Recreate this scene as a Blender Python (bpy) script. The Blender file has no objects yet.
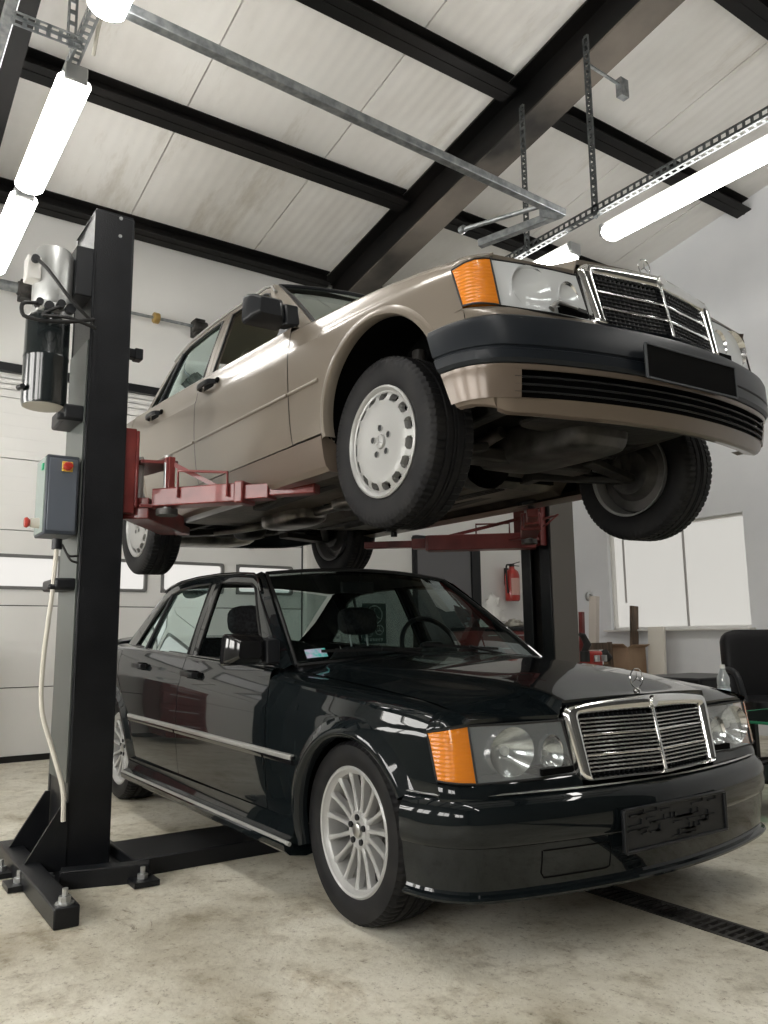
import bpy, math, random
from mathutils import Vector, Matrix, Euler
random.seed(7)
PI = math.pi
SC = bpy.context.scene
COL = SC.collection
ZO = -0.08          # the survey frame sits 8 cm below the floor

# ------------------------------------------------------------------ helpers
def lerp(a, b, t): return a + (b - a) * t
def tab(t, pts):
    """piecewise linear table, pts sorted by first value"""
    if t <= pts[0][0]: return pts[0][1]
    for (a, b), (c, d) in zip(pts, pts[1:]):
        if t <= c: return b + (d - b) * (t - a) / (c - a)
    return pts[-1][1]
def ctab(t, pts):
    """smooth (Catmull-Rom style Hermite) table"""
    n = len(pts)
    if t <= pts[0][0]: return pts[0][1]
    if t >= pts[-1][0]: return pts[-1][1]
    for i in range(n - 1):
        if t <= pts[i + 1][0]: break
    def sl(k):
        if k == 0: return (pts[1][1] - pts[0][1]) / (pts[1][0] - pts[0][0])
        if k == n - 1: return (pts[-1][1] - pts[-2][1]) / (pts[-1][0] - pts[-2][0])
        return (pts[k + 1][1] - pts[k - 1][1]) / (pts[k + 1][0] - pts[k - 1][0])
    x0, y0 = pts[i]; x1, y1 = pts[i + 1]; h = x1 - x0; s = (t - x0) / h
    return ((2*s**3 - 3*s*s + 1) * y0 + (s**3 - 2*s*s + s) * h * sl(i) + (-2*s**3 + 3*s*s) * y1 + (s**3 - s*s) * h * sl(i + 1))
def spline(pts, n):
    """resample a 2-D/3-D polyline smoothly to n points"""
    m = len(pts); d = [0]
    for a, b in zip(pts, pts[1:]): d.append(d[-1] + math.dist(a, b))
    return [tuple(ctab(d[-1] * k / (n - 1), [(d[i], p[c]) for i, p in enumerate(pts)]) for c in range(len(pts[0]))) for k in range(n)]
def resample(pts, n):
    d = [0]
    for a, b in zip(pts, pts[1:]): d.append(d[-1] + math.dist(a, b))
    return [tuple(tab(d[-1] * k / (n - 1), [(d[i], p[c]) for i, p in enumerate(pts)]) for c in range(len(pts[0]))) for k in range(n)]

class MB:
    def __init__(s): s.v = []; s.f = []; s.m = []; s.cur = 0
    def vert(s, p): s.v.append(tuple(p)); return len(s.v) - 1
    def face(s, idx): s.f.append(tuple(idx)); s.m.append(s.cur)
    def grid(s, rows, closeu=False, closev=False, skip=None):
        n = len(rows); k = len(rows[0]); base = len(s.v)
        for r in rows:
            for p in r: s.v.append(tuple(p))
        for i in range(n if closeu else n - 1):
            for j in range(k if closev else k - 1):
                if skip and skip(i, j): continue
                a = base + i * k + j; b = base + i * k + (j + 1) % k
                c = base + ((i + 1) % n) * k + (j + 1) % k; d = base + ((i + 1) % n) * k + j
                s.face((a, b, c, d))
        return s
    def box(s, c, d, rot=None, taper=1.0):
        hx, hy, hz = d[0] / 2, d[1] / 2, d[2] / 2; b = len(s.v)
        R = rot.to_matrix() if isinstance(rot, Euler) else rot
        for z in (-1, 1):
            for x, y in ((-1, -1), (1, -1), (1, 1), (-1, 1)):
                t = taper if z > 0 else 1
                p = Vector((x * hx * t, y * hy * t, z * hz))
                if R: p = R @ p
                s.v.append((p.x + c[0], p.y + c[1], p.z + c[2]))
        for q in ((0, 3, 2, 1), (4, 5, 6, 7), (0, 1, 5, 4), (1, 2, 6, 5), (2, 3, 7, 6), (3, 0, 4, 7)): s.face([b + i for i in q])
        return s
    def bar(s, a, b, w, h=None, up=(0, 0, 1)):
        """rectangular bar from a to b; w across, h along up"""
        a = Vector(a); b = Vector(b); d = (b - a); L = d.length; d.normalize(); h = h or w
        side = d.cross(Vector(up));
        if side.length < 1e-4: side = d.cross(Vector((1, 0, 0)))
        side.normalize(); u = side.cross(d)
        R = Matrix((d, side, u)).transposed()
        return s.box((a + b) / 2, (L, w, h), R)
    def tube(s, pts, r, seg=10, cap=True, smooth=0):
        if smooth: pts = spline([tuple(p) for p in pts], smooth)
        P = [Vector(p) for p in pts]; n = len(P); rr = r if isinstance(r, (list, tuple)) else [r] * n
        rings = []; prev = None
        for i, p in enumerate(P):
            t = (P[min(i + 1, n - 1)] - P[max(i - 1, 0)]).normalized()
            if prev is None:
                u = t.cross(Vector((0, 0, 1)))
                if u.length < 1e-3: u = t.cross(Vector((1, 0, 0)))
            else: u = prev - t * prev.dot(t)
            u.normalize(); prev = u; w = t.cross(u)
            rings.append([p + (u * math.cos(2 * PI * k / seg) + w * math.sin(2 * PI * k / seg)) * rr[i] for k in range(seg)])
        b = len(s.v); s.grid(rings, closev=True)
        if cap:
            s.face([b + k for k in range(seg)][::-1]); s.face([b + (n - 1) * seg + k for k in range(seg)])
        return s
    def lathe(s, prof, seg=32, c=(0, 0, 0), axis='z', cap=False, rot=None):
        rings = []
        for r, h in prof:
            ring = []
            for k in range(seg):
                a = 2 * PI * k / seg; x, y = r * math.cos(a), r * math.sin(a)
                p = {'z': (x, y, h), 'y': (x, h, y), 'x': (h, x, y)}[axis]
                if rot: p = rot @ Vector(p)
                ring.append((p[0] + c[0], p[1] + c[1], p[2] + c[2]))
            rings.append(ring)
        b = len(s.v); s.grid(rings, closev=True)
        if cap:
            s.face([b + k for k in range(seg)]); s.face([b + (len(prof) - 1) * seg + k for k in range(seg)][::-1])
        return s
    def prism(s, poly, fn0, fn1):
        """side-by-side copies of a 2-D polygon through two mapping functions"""
        b = len(s.v); n = len(poly)
        for p in poly: s.v.append(tuple(fn0(p)))
        for p in poly: s.v.append(tuple(fn1(p)))
        s.face([b + i for i in range(n)][::-1]); s.face([b + n + i for i in range(n)])
        for i in range(n): s.face((b + i, b + (i + 1) % n, b + n + (i + 1) % n, b + n + i))
        return s
    def build(s, name, mat, parent=None, sharp=35, bevel=0, bseg=2, solid=0, off=-1, sub=0, loc=None, rot=None, smooth=True):
        me = bpy.data.meshes.new(name); me.from_pydata(s.v, [], s.f)
        mats = mat if isinstance(mat, (list, tuple)) else [mat]
        for m in mats: me.materials.append(m)
        me.polygons.foreach_set('material_index', s.m)
        import bmesh as _b
        bm = _b.new(); bm.from_mesh(me); _b.ops.remove_doubles(bm, verts=bm.verts, dist=1e-5)
        _b.ops.recalc_face_normals(bm, faces=bm.faces); bm.to_mesh(me); bm.free()
        if smooth:
            me.polygons.foreach_set('use_smooth', [True] * len(me.polygons))
            me.set_sharp_from_angle(angle=math.radians(sharp))
        me.update()
        o = bpy.data.objects.new(name, me); COL.objects.link(o)
        if parent: o.parent = parent
        if loc: o.location = loc
        if rot: o.rotation_euler = rot
        if solid:
            m = o.modifiers.new('solid', 'SOLIDIFY'); m.thickness = solid; m.offset = off
        if bevel:
            m = o.modifiers.new('bevel', 'BEVEL'); m.width = bevel; m.segments = bseg; m.limit_method = 'ANGLE'; m.angle_limit = math.radians(40)
        if sub:
            m = o.modifiers.new('sub', 'SUBSURF'); m.levels = sub; m.render_levels = sub
        return o
def empty(name, loc=(0, 0, 0), rot=(0, 0, 0)):
    o = bpy.data.objects.new(name, None); COL.objects.link(o); o.location = loc; o.rotation_euler = rot
    o.empty_display_size = .1
    return o
def tag(o, label=None, cat=None, group=None, kind=None):
    if label: o['label'] = label
    if cat: o['category'] = cat
    if group: o['group'] = group
    if kind: o['kind'] = kind
    return o
def copytree(o, parent=None):
    c = o.copy(); COL.objects.link(c)
    if parent: c.parent = parent
    for ch in list(o.children): copytree(ch, c)
    return c

# ---------------------------------------------------------------- materials
def pbr(name, col, rough=.5, metal=0., coat=0., spec=.5, trans=0., ior=1.45, emis=None, es=0., coatr=.03):
    m = bpy.data.materials.new(name); m.use_nodes = True; b = m.node_tree.nodes['Principled BSDF']
    b.inputs['Base Color'].default_value = (*col, 1); b.inputs['Roughness'].default_value = rough
    b.inputs['Metallic'].default_value = metal; b.inputs['Coat Weight'].default_value = coat
    b.inputs['Coat Roughness'].default_value = coatr
    b.inputs['Specular IOR Level'].default_value = spec; b.inputs['Transmission Weight'].default_value = trans
    b.inputs['IOR'].default_value = ior
    if emis: b.inputs['Emission Color'].default_value = (*emis, 1); b.inputs['Emission Strength'].default_value = es
    return m
def nodes(m): return m.node_tree.nodes, m.node_tree.links, m.node_tree.nodes['Principled BSDF']
def noisy(m, c1, c2, scale=5, det=6, lo=.35, hi=.65, bump=0, bscale=None, stretch=(1, 1, 1), rough=None, bdist=.01):
    N, L, b = nodes(m)
    tc = N.new('ShaderNodeTexCoord'); mp = N.new('ShaderNodeMapping'); mp.inputs['Scale'].default_value = stretch
    L.new(tc.outputs['Object'], mp.inputs[0])
    n = N.new('ShaderNodeTexNoise'); n.inputs['Scale'].default_value = scale; n.inputs['Detail'].default_value = det; L.new(mp.outputs[0], n.inputs['Vector'])
    r = N.new('ShaderNodeValToRGB'); r.color_ramp.elements[0].position = lo; r.color_ramp.elements[1].position = hi
    r.color_ramp.elements[0].color = (*c1, 1); r.color_ramp.elements[1].color = (*c2, 1)
    L.new(n.outputs['Fac'], r.inputs[0]); L.new(r.outputs[0], b.inputs['Base Color'])
    if rough:
        mr = N.new('ShaderNodeMapRange'); mr.inputs['To Min'].default_value = rough[0]; mr.inputs['To Max'].default_value = rough[1]
        L.new(n.outputs['Fac'], mr.inputs[0]); L.new(mr.outputs[0], b.inputs['Roughness'])
    if bump:
        n2 = N.new('ShaderNodeTexNoise'); n2.inputs['Scale'].default_value = bscale or scale * 6; n2.inputs['Detail'].default_value = 4; L.new(mp.outputs[0], n2.inputs['Vector'])
        bp = N.new('ShaderNodeBump'); bp.inputs['Strength'].default_value = bump; bp.inputs['Distance'].default_value = bdist
        L.new(n2.outputs['Fac'], bp.inputs['Height']); L.new(bp.outputs[0], b.inputs['Normal'])
    return m
def thin_glass(name, tint, refl_tint=(1, 1, 1), rough=.0, fmul=1.0, fadd=0.0, diff=0):
    m = bpy.data.materials.new(name); m.use_nodes = True; N = m.node_tree.nodes; L = m.node_tree.links
    N.clear(); out = N.new('ShaderNodeOutputMaterial'); mix = N.new('ShaderNodeMixShader')
    t = N.new('ShaderNodeBsdfTransparent'); t.inputs[0].default_value = (*tint, 1)
    g = N.new('ShaderNodeBsdfGlossy'); g.inputs['Roughness'].default_value = rough; g.inputs[0].default_value = (*refl_tint, 1)
    lw_ = N.new('ShaderNodeLayerWeight'); lw_.inputs[0].default_value = .5
    pw = N.new('ShaderNodeMath'); pw.operation = 'POWER'; pw.inputs[1].default_value = 4.5; L.new(lw_.outputs['Facing'], pw.inputs[0])
    fr = N.new('ShaderNodeMath'); fr.operation = 'MULTIPLY_ADD'; fr.inputs[1].default_value = .93; fr.inputs[2].default_value = .05; L.new(pw.outputs[0], fr.inputs[0])
    ma = N.new('ShaderNodeMath'); ma.operation = 'MULTIPLY_ADD'; ma.inputs[1].default_value = fmul; ma.inputs[2].default_value = fadd
    L.new(fr.outputs[0], ma.inputs[0]); L.new(ma.outputs[0], mix.inputs[0]); L.new(t.outputs[0], mix.inputs[1]); L.new(g.outputs[0], mix.inputs[2])
    if diff:
        d = N.new('ShaderNodeBsdfDiffuse'); d.inputs[0].default_value = (.8, .82, .82, 1); m2 = N.new('ShaderNodeMixShader'); m2.inputs[0].default_value = diff
        L.new(mix.outputs[0], m2.inputs[1]); L.new(d.outputs[0], m2.inputs[2]); L.new(m2.outputs[0], out.inputs[0]); return m
    L.new(mix.outputs[0], out.inputs[0]); return m
def emit(name, col, s):
    return pbr(name, (.8, .8, .8), .5, emis=col, es=s)

M = {}
M['paint_dark'] = pbr('dark metallic paint', (.0050, .0072, .0082), .25, .0, .8, .02)
M['paint_tan'] = pbr('beige metallic paint', (.182, .155, .124), .32, .3, .6, .5, coatr=.14)
M['paint_tan2'] = pbr('darker beige with brown reflection', (.14, .11, .086), .34, .3, .35, .4, coatr=.2)  # darker copy of the beige, brown reflection put into the colour
M['plastic'] = pbr('black plastic', (.009, .010, .012), .4, spec=.4)
M['bumper'] = pbr('charcoal bumper plastic', (.008, .0105, .014), .38, spec=.35)
M['gloss'] = pbr('gloss black', (.008, .008, .009), .12, 0, .6)
M['rubber'] = noisy(pbr('tyre rubber', (.02, .02, .021), .62, spec=.25), (.007, .007, .008), (.017, .0165, .016), 9, 5, .4, .75)
M['seal'] = pbr('rubber seal', (.008, .008, .008), .5)
M['chrome'] = pbr('chrome', (.75, .75, .74), .12, 1.0)
M['strip'] = pbr('bright moulding strip', (.38, .38, .36), .32, .4, .5)
M['satin'] = pbr('satin trim metal', (.5, .5, .49), .3, 1.0)
M['alloy'] = pbr('silver alloy paint', (.33, .33, .32), .42, .3, .2)
M['alloy_w'] = pbr('light silver alloy paint', (.37, .37, .36), .42, .2, .3)
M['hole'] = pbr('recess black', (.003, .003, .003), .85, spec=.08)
M['under'] = noisy(pbr('underseal', (.03, .028, .025), .55), (.006, .006, .006), (.03, .026, .022), 6, 6, .35, .7, .4, 30)
M['under2'] = noisy(pbr('dusty underbody', (.09, .075, .06), .5, .1), (.04, .034, .028), (.18, .15, .12), 4, 6, .35, .7, .3, 30)
M['exh'] = noisy(pbr('exhaust steel', (.3, .28, .25), .35, .8), (.10, .09, .08), (.36, .34, .31), 7, 5)
M['cast'] = noisy(pbr('cast alloy', (.22, .21, .2), .5, .5), (.02, .019, .018), (.10, .095, .09), 8, 5)
M['orange'] = pbr('amber lens', (.62, .19, .012), .12, 0, .8, emis=(.9, .3, .02), es=.0)
N_, L_, b_ = nodes(M['orange'])
w_ = N_.new('ShaderNodeTexWave'); w_.inputs['Scale'].default_value = 26; w_.bands_direction = 'Z'
t_ = N_.new('ShaderNodeTexCoord'); L_.new(t_.outputs['Object'], w_.inputs[0])
bp_ = N_.new('ShaderNodeBump'); bp_.inputs['Strength'].default_value = .35; bp_.inputs['Distance'].default_value = .004
L_.new(w_.outputs['Fac'], bp_.inputs['Height']); L_.new(bp_.outputs[0], b_.inputs['Normal'])
M['redlens'] = pbr('red lens', (.35, .01, .01), .15, 0, .8)
M['glass'] = thin_glass('window glass', (.62, .72, .70), (.85, 1, .97), 0, 1.6, .03)
M['glass_s'] = thin_glass('side window glass', (.34, .42, .41), (.85, 1, .97), 0, 1.5, .22)
M['glass_ws'] = thin_glass('windscreen glass', (.60, .68, .66), (.9, 1, .98), 0, 1.1, .0)
M['lens'] = thin_glass('headlamp glass', (.86, .9, .9), (1, 1, 1), .12, 1.3, .05, .16)
M['lens_tan'] = thin_glass('frosted headlamp glass', (.9, .93, .93), (1, 1, 1), .12, 1.3, .10, .6)
M['refl'] = pbr('lamp reflector', (.8, .8, .8), .16, 1)
M['lampin'] = pbr('lamp housing', (.10, .13, .14), .3, .4)
M['seat'] = noisy(pbr('dark seat cloth', (.03, .03, .033), .85), (.02, .02, .022), (.045, .045, .05), 60, 3)
M['trimtan'] = pbr('cream interior trim', (.42, .37, .29), .6)
M['black_steel'] = noisy(pbr('black painted steel', (.012, .013, .015), .42, 0, .2), (.009, .010, .012), (.02, .021, .024), 4, 6, .35, .7)
M['post'] = noisy(pbr('charcoal powder coat', (.015, .016, .018), .36, 0, .0, spec=.35), (.005, .0055, .007), (.011, .012, .014), 5, 6, .35, .7, .15, 200)
M['post_grey'] = noisy(pbr('grey post side', (.16, .18, .17), .5), (.10, .115, .11), (.19, .205, .20), 2.2, 6, .3, .7)
M['red'] = noisy(pbr('red lift paint', (.26, .035, .03), .42, 0, .3), (.10, .012, .011), (.21, .034, .03), 6, 5, .3, .7)
M['red2'] = pbr('bright red paint', (.42, .03, .02), .35, 0, .4)
M['steel'] = pbr('zinc steel', (.45, .46, .46), .38, .9)
M['galv_dark'] = noisy(pbr('dull galvanised steel', (.08, .09, .09), .5, .6), (.05, .055, .058), (.11, .12, .12), 20, 4)
M['galv'] = noisy(pbr('galvanised steel', (.33, .35, .36), .42, .8), (.24, .26, .27), (.42, .44, .45), 20, 4)
M['rafter'] = noisy(pbr('painted rafter steel', (.018, .017, .016), .5, spec=.25), (.006, .006, .006), (.016, .014, .013), 1.5, 6, .4, .75)
M['lit_flange'] = noisy(pbr('lit brown rafter underside', (.1, .08, .065), .5), (.012, .011, .010), (.165, .143, .12), .8, 6, .42, .66)  # brown tone of the lit underside is put into the colour
M['white'] = pbr('white paint', (.72, .71, .68), .5)
M['cream'] = pbr('cream cable', (.6, .57, .5), .5)
M['grey_box'] = pbr('blue-grey enclosure', (.04, .048, .062), .42)
M['box_side'] = pbr('light grey-green enclosure side', (.28, .33, .31), .45)
M['yellow'] = pbr('yellow plate', (.65, .42, .06), .45)
M['green'] = pbr('green lamp cap', (.02, .35, .16), .3)
M['knob_red'] = pbr('red knob', (.4, .03, .02), .35)
M['alu'] = pbr('cast aluminium', (.55, .56, .55), .4, .7)
M['tank'] = pbr('gloss dark tank', (.012, .016, .017), .22, 0, .6)
M['brass'] = pbr('brass', (.5, .34, .12), .35, .8)
M['card'] = noisy(pbr('cardboard', (.3, .2, .13), .8), (.27, .17, .105), (.36, .25, .17), 3, 4)
M['wood'] = noisy(pbr('worn wood', (.09, .06, .04), .7), (.06, .045, .03), (.15, .1, .07), 3, 5, stretch=(8, 8, 1))
M['leather'] = pbr('black leather', (.006, .006, .007), .45, spec=.3)
M['bottle'] = thin_glass('clear plastic', (.82, .86, .9), (1, 1, 1), .08, 2.0, .12, .3)
M['table_glass'] = thin_glass('green edged glass', (.4, .75, .62), (.8, 1, .9), .02, 1.5, .1)
M['tube'] = emit('lit tube cover', (1.0, .975, .93), 9)
M['pane'] = emit('daylight pane', (1.0, .98, .94), 5.0)
M['pane_back'] = pbr('frosted door pane', (.2, .2, .2), .5, emis=(1.0, .97, .92), es=.30)
M['blind'] = pbr('sunlit roller blind', (.3, .3, .28), .8, emis=(1.0, .975, .92), es=.20)
M['door_grey'] = pbr('grey steel door', (.13, .13, .135), .5)
# ------------------------------------------------------------------ the cars
def zcr(x): return .772 - .032 * x
def offs(x):
    o = 0
    if x > -.1: o -= .052 * min((x + .1) / .6, 1.3) ** 2
    if x < -2.7: o -= .055 * ((-2.7 - x) / .85) ** 2
    return o
YT = [(-.56, .80), (-.5, .817), (-.4, .838), (-.3, .847), (-.2, .850), (-.1, .846), (-.02, .839), (0, .831)]
def Yb(x, z):
    t = z - zcr(x)
    y = (.831 - .20 * t - .9 * t * t) if t >= 0 else ctab(t, YT)
    return y + offs(x)
def zb(x): return .905 - .042 * (x + .55)
def G(x, z):
    d = z - zb(x); y = .772 - .35 * d - .13 * d * d
    if x > -1.0: y -= .018 * (x + 1.0) / .5
    if x < -2.1: y -= .05 * ((-2.1 - x) / .5) ** 1.4
    return y
ARF = (.085, .375, .345); ARR = (-2.645, .375, .34)
def arch(x, A):
    dx = abs(x - A[0])
    return A[1] + math.sqrt(max(0, A[2] ** 2 - dx * dx)) if dx < A[2] else None
SILL = .28
def zlowf(x):
    a = arch(x, ARF)
    if a: return a if x < ARF[0] or a > .56 else .56
    return SILL if x < 0 else .56
def zlowr(x):
    a = arch(x, ARR)
    if a: return a
    return SILL if x > -2.6 else .42
def gapy(x): return tab(x, [(-.55, .700), (.1, .700), (.45, .705), (.60, .712)])
def gapz(x): return ctab(x, [(-.55, .903), (-.2, .876), (.07, .855), (.39, .824), (.60, .784)])
def side_panel(s, name, xs, xl, xr, zlow, ztop, mat, parent, nv=26, top=None, zmax=None):
    """xs: x samples at z~.4; xl/xr: edges as functions of z; top: shoulder target (y,z) of x"""
    mb = MB(); rows = []
    xa, xb = xs[0], xs[-1]
    for x0 in xs:
        u = (x0 - xa) / (xb - xa)
        z = .4
        for _ in range(6): z = zlow(lerp(xl(z), xr(z), u))
        zl = z; z = .9
        for _ in range(4): z = ztop(lerp(xl(z), xr(z), u))
        zt = z; row = []
        if zl > zt - .01: zl = zt - .01
        # inward return along the lower edge
        x = lerp(xl(zl), xr(zl), u); row.append((x, s * (Yb(x, zl) - .03), zl + .004))
        # snap one sample on the crease
        zs = [lerp(zl, zt, k / nv) for k in range(nv + 1)]
        zc = zcr(x)
        if zl < zc < zt:
            k = min(range(1, nv), key=lambda q: abs(zs[q] - zc)); zs[k] = zc
        for z in zs:
            x = lerp(xl(z), xr(z), u); row.append((x, s * Yb(x, z), z))
        if top:
            x = lerp(xl(zt), xr(zt), u); y0 = Yb(x, zt); y1, z1 = top(x)
            for k in range(1, 9):
                a = k / 8 * PI / 2
                row.append((x, s * lerp(y0, y1, 1 - math.cos(a)), lerp(zt, z1, math.sin(a))))
            row.append((x, s * y1, z1 - .02))
        rows.append(row)
    mb.grid(rows)
    for i in range(len(mb.v)): mb.v[i] = (mb.v[i][0], mb.v[i][1], mb.v[i][2] + ZO)
    return mb.build(name, mat, parent, sharp=14)
def shift(mb):
    mb.v = [(x, y, z + ZO) for x, y, z in mb.v]; return mb

def archxs(A, x0, x1):
    a = [A[0] - A[2] * math.cos(PI * k / 28) for k in range(29)]
    a = [x for x in a if x0 <= x <= x1]
    L = a[0] if a else x0; out = []
    n = max(1, int((a[0] - x0) / .05)) if a else 0
    out += [lerp(x0, a[0], k / n) for k in range(n)] if n else []
    out += [a[0] - .0006] if (a and a[0] - x0 > .01) else []
    out += a
    out += [a[-1] + .0006] if x1 - a[-1] > .01 else []
    n = max(1, int((x1 - a[-1]) / .05))
    out += [lerp(a[-1], x1, k / n) for k in range(1, n + 1)]
    return sorted(set(out))
def lin(x0, x1, n): return [lerp(x0, x1, k / n) for k in range(n + 1)]

def strip_on_side(mb, s, xs, zf, h, proud, zr=None):
    """raised moulding along the body side"""
    rows = []
    for x in xs:
        z = zf(x); sec = [(0, -h / 2), (proud * .8, -h / 2 + .002), (proud, -h / 4), (proud, h / 4), (proud * .8, h / 2 - .002), (0, h / 2)]
        rows.append([(x, s * (Yb(x, z + dz) + dy), z + dz) for dy, dz in sec])
    b = len(mb.v); mb.grid(rows); k = 6
    mb.face([b + i for i in range(k)]); mb.face([b + (len(rows) - 1) * k + i for i in range(k)])

def tyre_mesh(R, rr, w, name, parent, blocks=52):
    hw = w / 2
    prof = [(rr - .012, -hw * .80), (rr + .004, -hw * .92), (lerp(rr, R, .25), -hw * 1.0), (lerp(rr, R, .55), -hw * 1.03), (lerp(rr, R, .82), -hw * .99), (R - .012, -hw * .93), (R - .003, -hw * .84)]
    tread = [-.70, -.46, -.44, -.38, -.36, -.12, -.10, -.04, -.02, .02, .04, .10, .12, .36, .38, .44, .46, .70]
    tp = []
    for t in tread:
        g = any(abs(t - c) < .035 for c in (-.41, -.07, .07, .41))
        tp.append((R - .0075 if g else R, t * hw))
    full = prof + tp + [(r, -y) for r, y in reversed(prof)]
    n = blocks * 4; rings = []
    for k in range(n):
        a = 2 * PI * k / n; ring = []
        for (r, y) in full:
            q = r
            if abs(y) > hw * .45 and r > R - .013 and k % 4 == 0: q = r - .0045
            elif r > R - .001 and (k + (1 if y > 0 else 3)) % 4 == 0 and abs(y) > hw * .13: q = r - .0022
            tw = a + (abs(y) / hw) * .012
            ring.append((q * math.cos(tw), y, q * math.sin(tw)))
        rings.append(ring)
    mb = MB(); mb.grid(rings, closeu=True)
    return mb.build(name, M['rubber'], parent, sharp=32)

def wheel_multi(parent):
    """fifteen slim spokes; outward is -y"""
    mb = MB(); Ro = .2135
    prof = [(Ro, .13), (Ro - .012, .12), (Ro - .02, .03), (Ro - .018, -.055), (Ro - .006, -.075), (Ro, -.082), (Ro + .001, -.092), (Ro - .005, -.097), (Ro - .012, -.094), (Ro - .018, -.082), (Ro - .026, -.076), (Ro - .03, -.06), (Ro - .03, .0)]
    mb.lathe(prof, 80, axis='y')
    mb.lathe([(.0, -.066), (.03, -.068), (.055, -.072), (.066, -.064), (.07, -.04), (.068, 0)], 40, axis='y')
    n = 15
    for k in range(n):
        a = 2 * PI * k / n + .1; rows = []
        for r, w, y0, y1 in ((.050, .0085, -.070, -.03), (.075, .0085, -.0685, -.03), (.11, .0075, -.069, -.035), (.15, .0078, -.073, -.045), (.175, .0095, -.077, -.05), (.192, .014, -.079, -.055)):
            ca, sa = math.cos(a), math.sin(a); row = []
            for dw, y in ((-w, y1), (-w, y0 + .005), (-w * .55, y0), (w * .55, y0), (w, y0 + .005), (w, y1)):
                row.append((r * ca - dw * sa, y, r * sa + dw * ca))
            rows.append(row)
        mb.grid(rows, closev=True)
    w = mb.build('wheel', M['alloy_w'], parent, sharp=30)
    b = MB()
    b.lathe([(0, -.080), (.018, -.080), (.024, -.077), (.026, -.068)], 28, axis='y'); b.build('centre_cap', M['satin'], w)
    for k in range(5):
        a = 2 * PI * k / 5 + .3; b = MB(); c = (.043 * math.cos(a), 0, .043 * math.sin(a))
        b.cur = 0; b.lathe([(.0, -.0765), (.0105, -.0765), (.0105, -.06)], 16, c=c, axis='y'); b.build('bolt', M['plastic'], w)
    b = MB(); b.lathe([(.0, -.012), (.145, -.012), (.145, .012), (.0, .012)], 48, axis='y'); b.build('brake_disc', M['exh'], w)
    b = MB(); b.lathe([(.0, .03), (.196, .03), (.196, .035)], 40, axis='y'); b.build('brake_shield', M['hole'], w)
    tyre_mesh(.300, Ro, .205, 'tyre', w, 70)
    return w
def wheel_disc(parent):
    """flat disc with fifteen slots near the rim; outward is -y"""
    mb = MB(); Ro = .2025
    prof = [(Ro, .11), (Ro - .012, .10), (Ro - .02, .03), (Ro - .02, -.055), (Ro - .008, -.075), (Ro, -.080), (Ro + .001, -.090), (Ro - .006, -.094), (Ro - .012, -.090), (Ro - .017, -.081), (Ro - .024, -.079)]
    mb.lathe(prof, 90, axis='y')
    # disc with slots
    n = 15; per = 12; rs = [.024, .04, .07, .10, .128, .150, .156, .160, .166, .172, .176, .179]
    def yd(r): return -.086 - .006 * math.exp(-((r - .13) / .05) ** 2) + (.012 * max(0, (r - .15) / .03)) ** 1.0
    for lay, dy in ((0, 0), (1, .012)):
        rings = [[(r * math.cos(2 * PI * k / (n * per)), yd(r) + dy, r * math.sin(2 * PI * k / (n * per))) for k in range(n * per)] for r in rs]
        def skip(i, j):
            r = rs[i]; q = j % per
            if 5 <= i <= 9:
                m = 3 if i in (5, 9) else 2
                return m <= q < per - m + (0)
            return False
        mb.grid(rings, closev=True, skip=skip)
    for k in range(n):          # slot walls
        for q in ((2, 6, 10), (10, 6, 10)): pass
        a0 = 2 * PI * (k * per + 2) / (n * per); a1 = 2 * PI * (k * per + 10) / (n * per)
        am0 = 2 * PI * (k * per + 3) / (n * per); am1 = 2 * PI * (k * per + 9) / (n * per)
        loop = [(rs[5], am0), (rs[5], am1), (rs[6], a1), (rs[9], a1), (rs[10], am1), (rs[10], am0), (rs[9], a0), (rs[6], a0)]
        rows = [[(r * math.cos(a), yd(r) + d, r * math.sin(a)) for r, a in loop] for d in (0, .03)]
        mb.grid(rows, closev=True)
    w = mb.build('wheel', M['alloy'], parent, sharp=30)
    b = MB(); b.lathe([(0, -.098), (.018, -.098), (.024, -.095), (.028, -.084)], 28, axis='y')
    for k in range(3):
        a = PI / 2 + 2 * PI * k / 3; b.bar((0, -.0985, 0), (.02 * math.cos(a), -.0985, .02 * math.sin(a)), .003, .003)
    b.build('centre_cap', M['alloy'], w)
    for k in range(5):
        a = 2 * PI * k / 5 + .35; b = MB(); c = (.050 * math.cos(a), 0, .050 * math.sin(a))
        b.lathe([(.0115, -.0865), (.013, -.0895), (.0115, -.091)], 16, c=c, axis='y'); b.cur = 1
        b.lathe([(0, -.0885), (.0115, -.0885)], 16, c=c, axis='y'); b.build('bolt', [M['alloy'], M['plastic']], w)
    b = MB(); b.lathe([(.0, .0), (.186, .0), (.186, .01)], 40, axis='y'); b.build('brake_shield', M['hole'], w)
    b = MB(); b.lathe([(0, .105), (.10, .10), (.13, .06), (.175, .05), (.188, .02)], 40, axis='y'); b.build('inner_dish', M['cast'], w)
    tyre_mesh(.3105, Ro, .190, 'tyre', w, 72)
    return w

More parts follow.
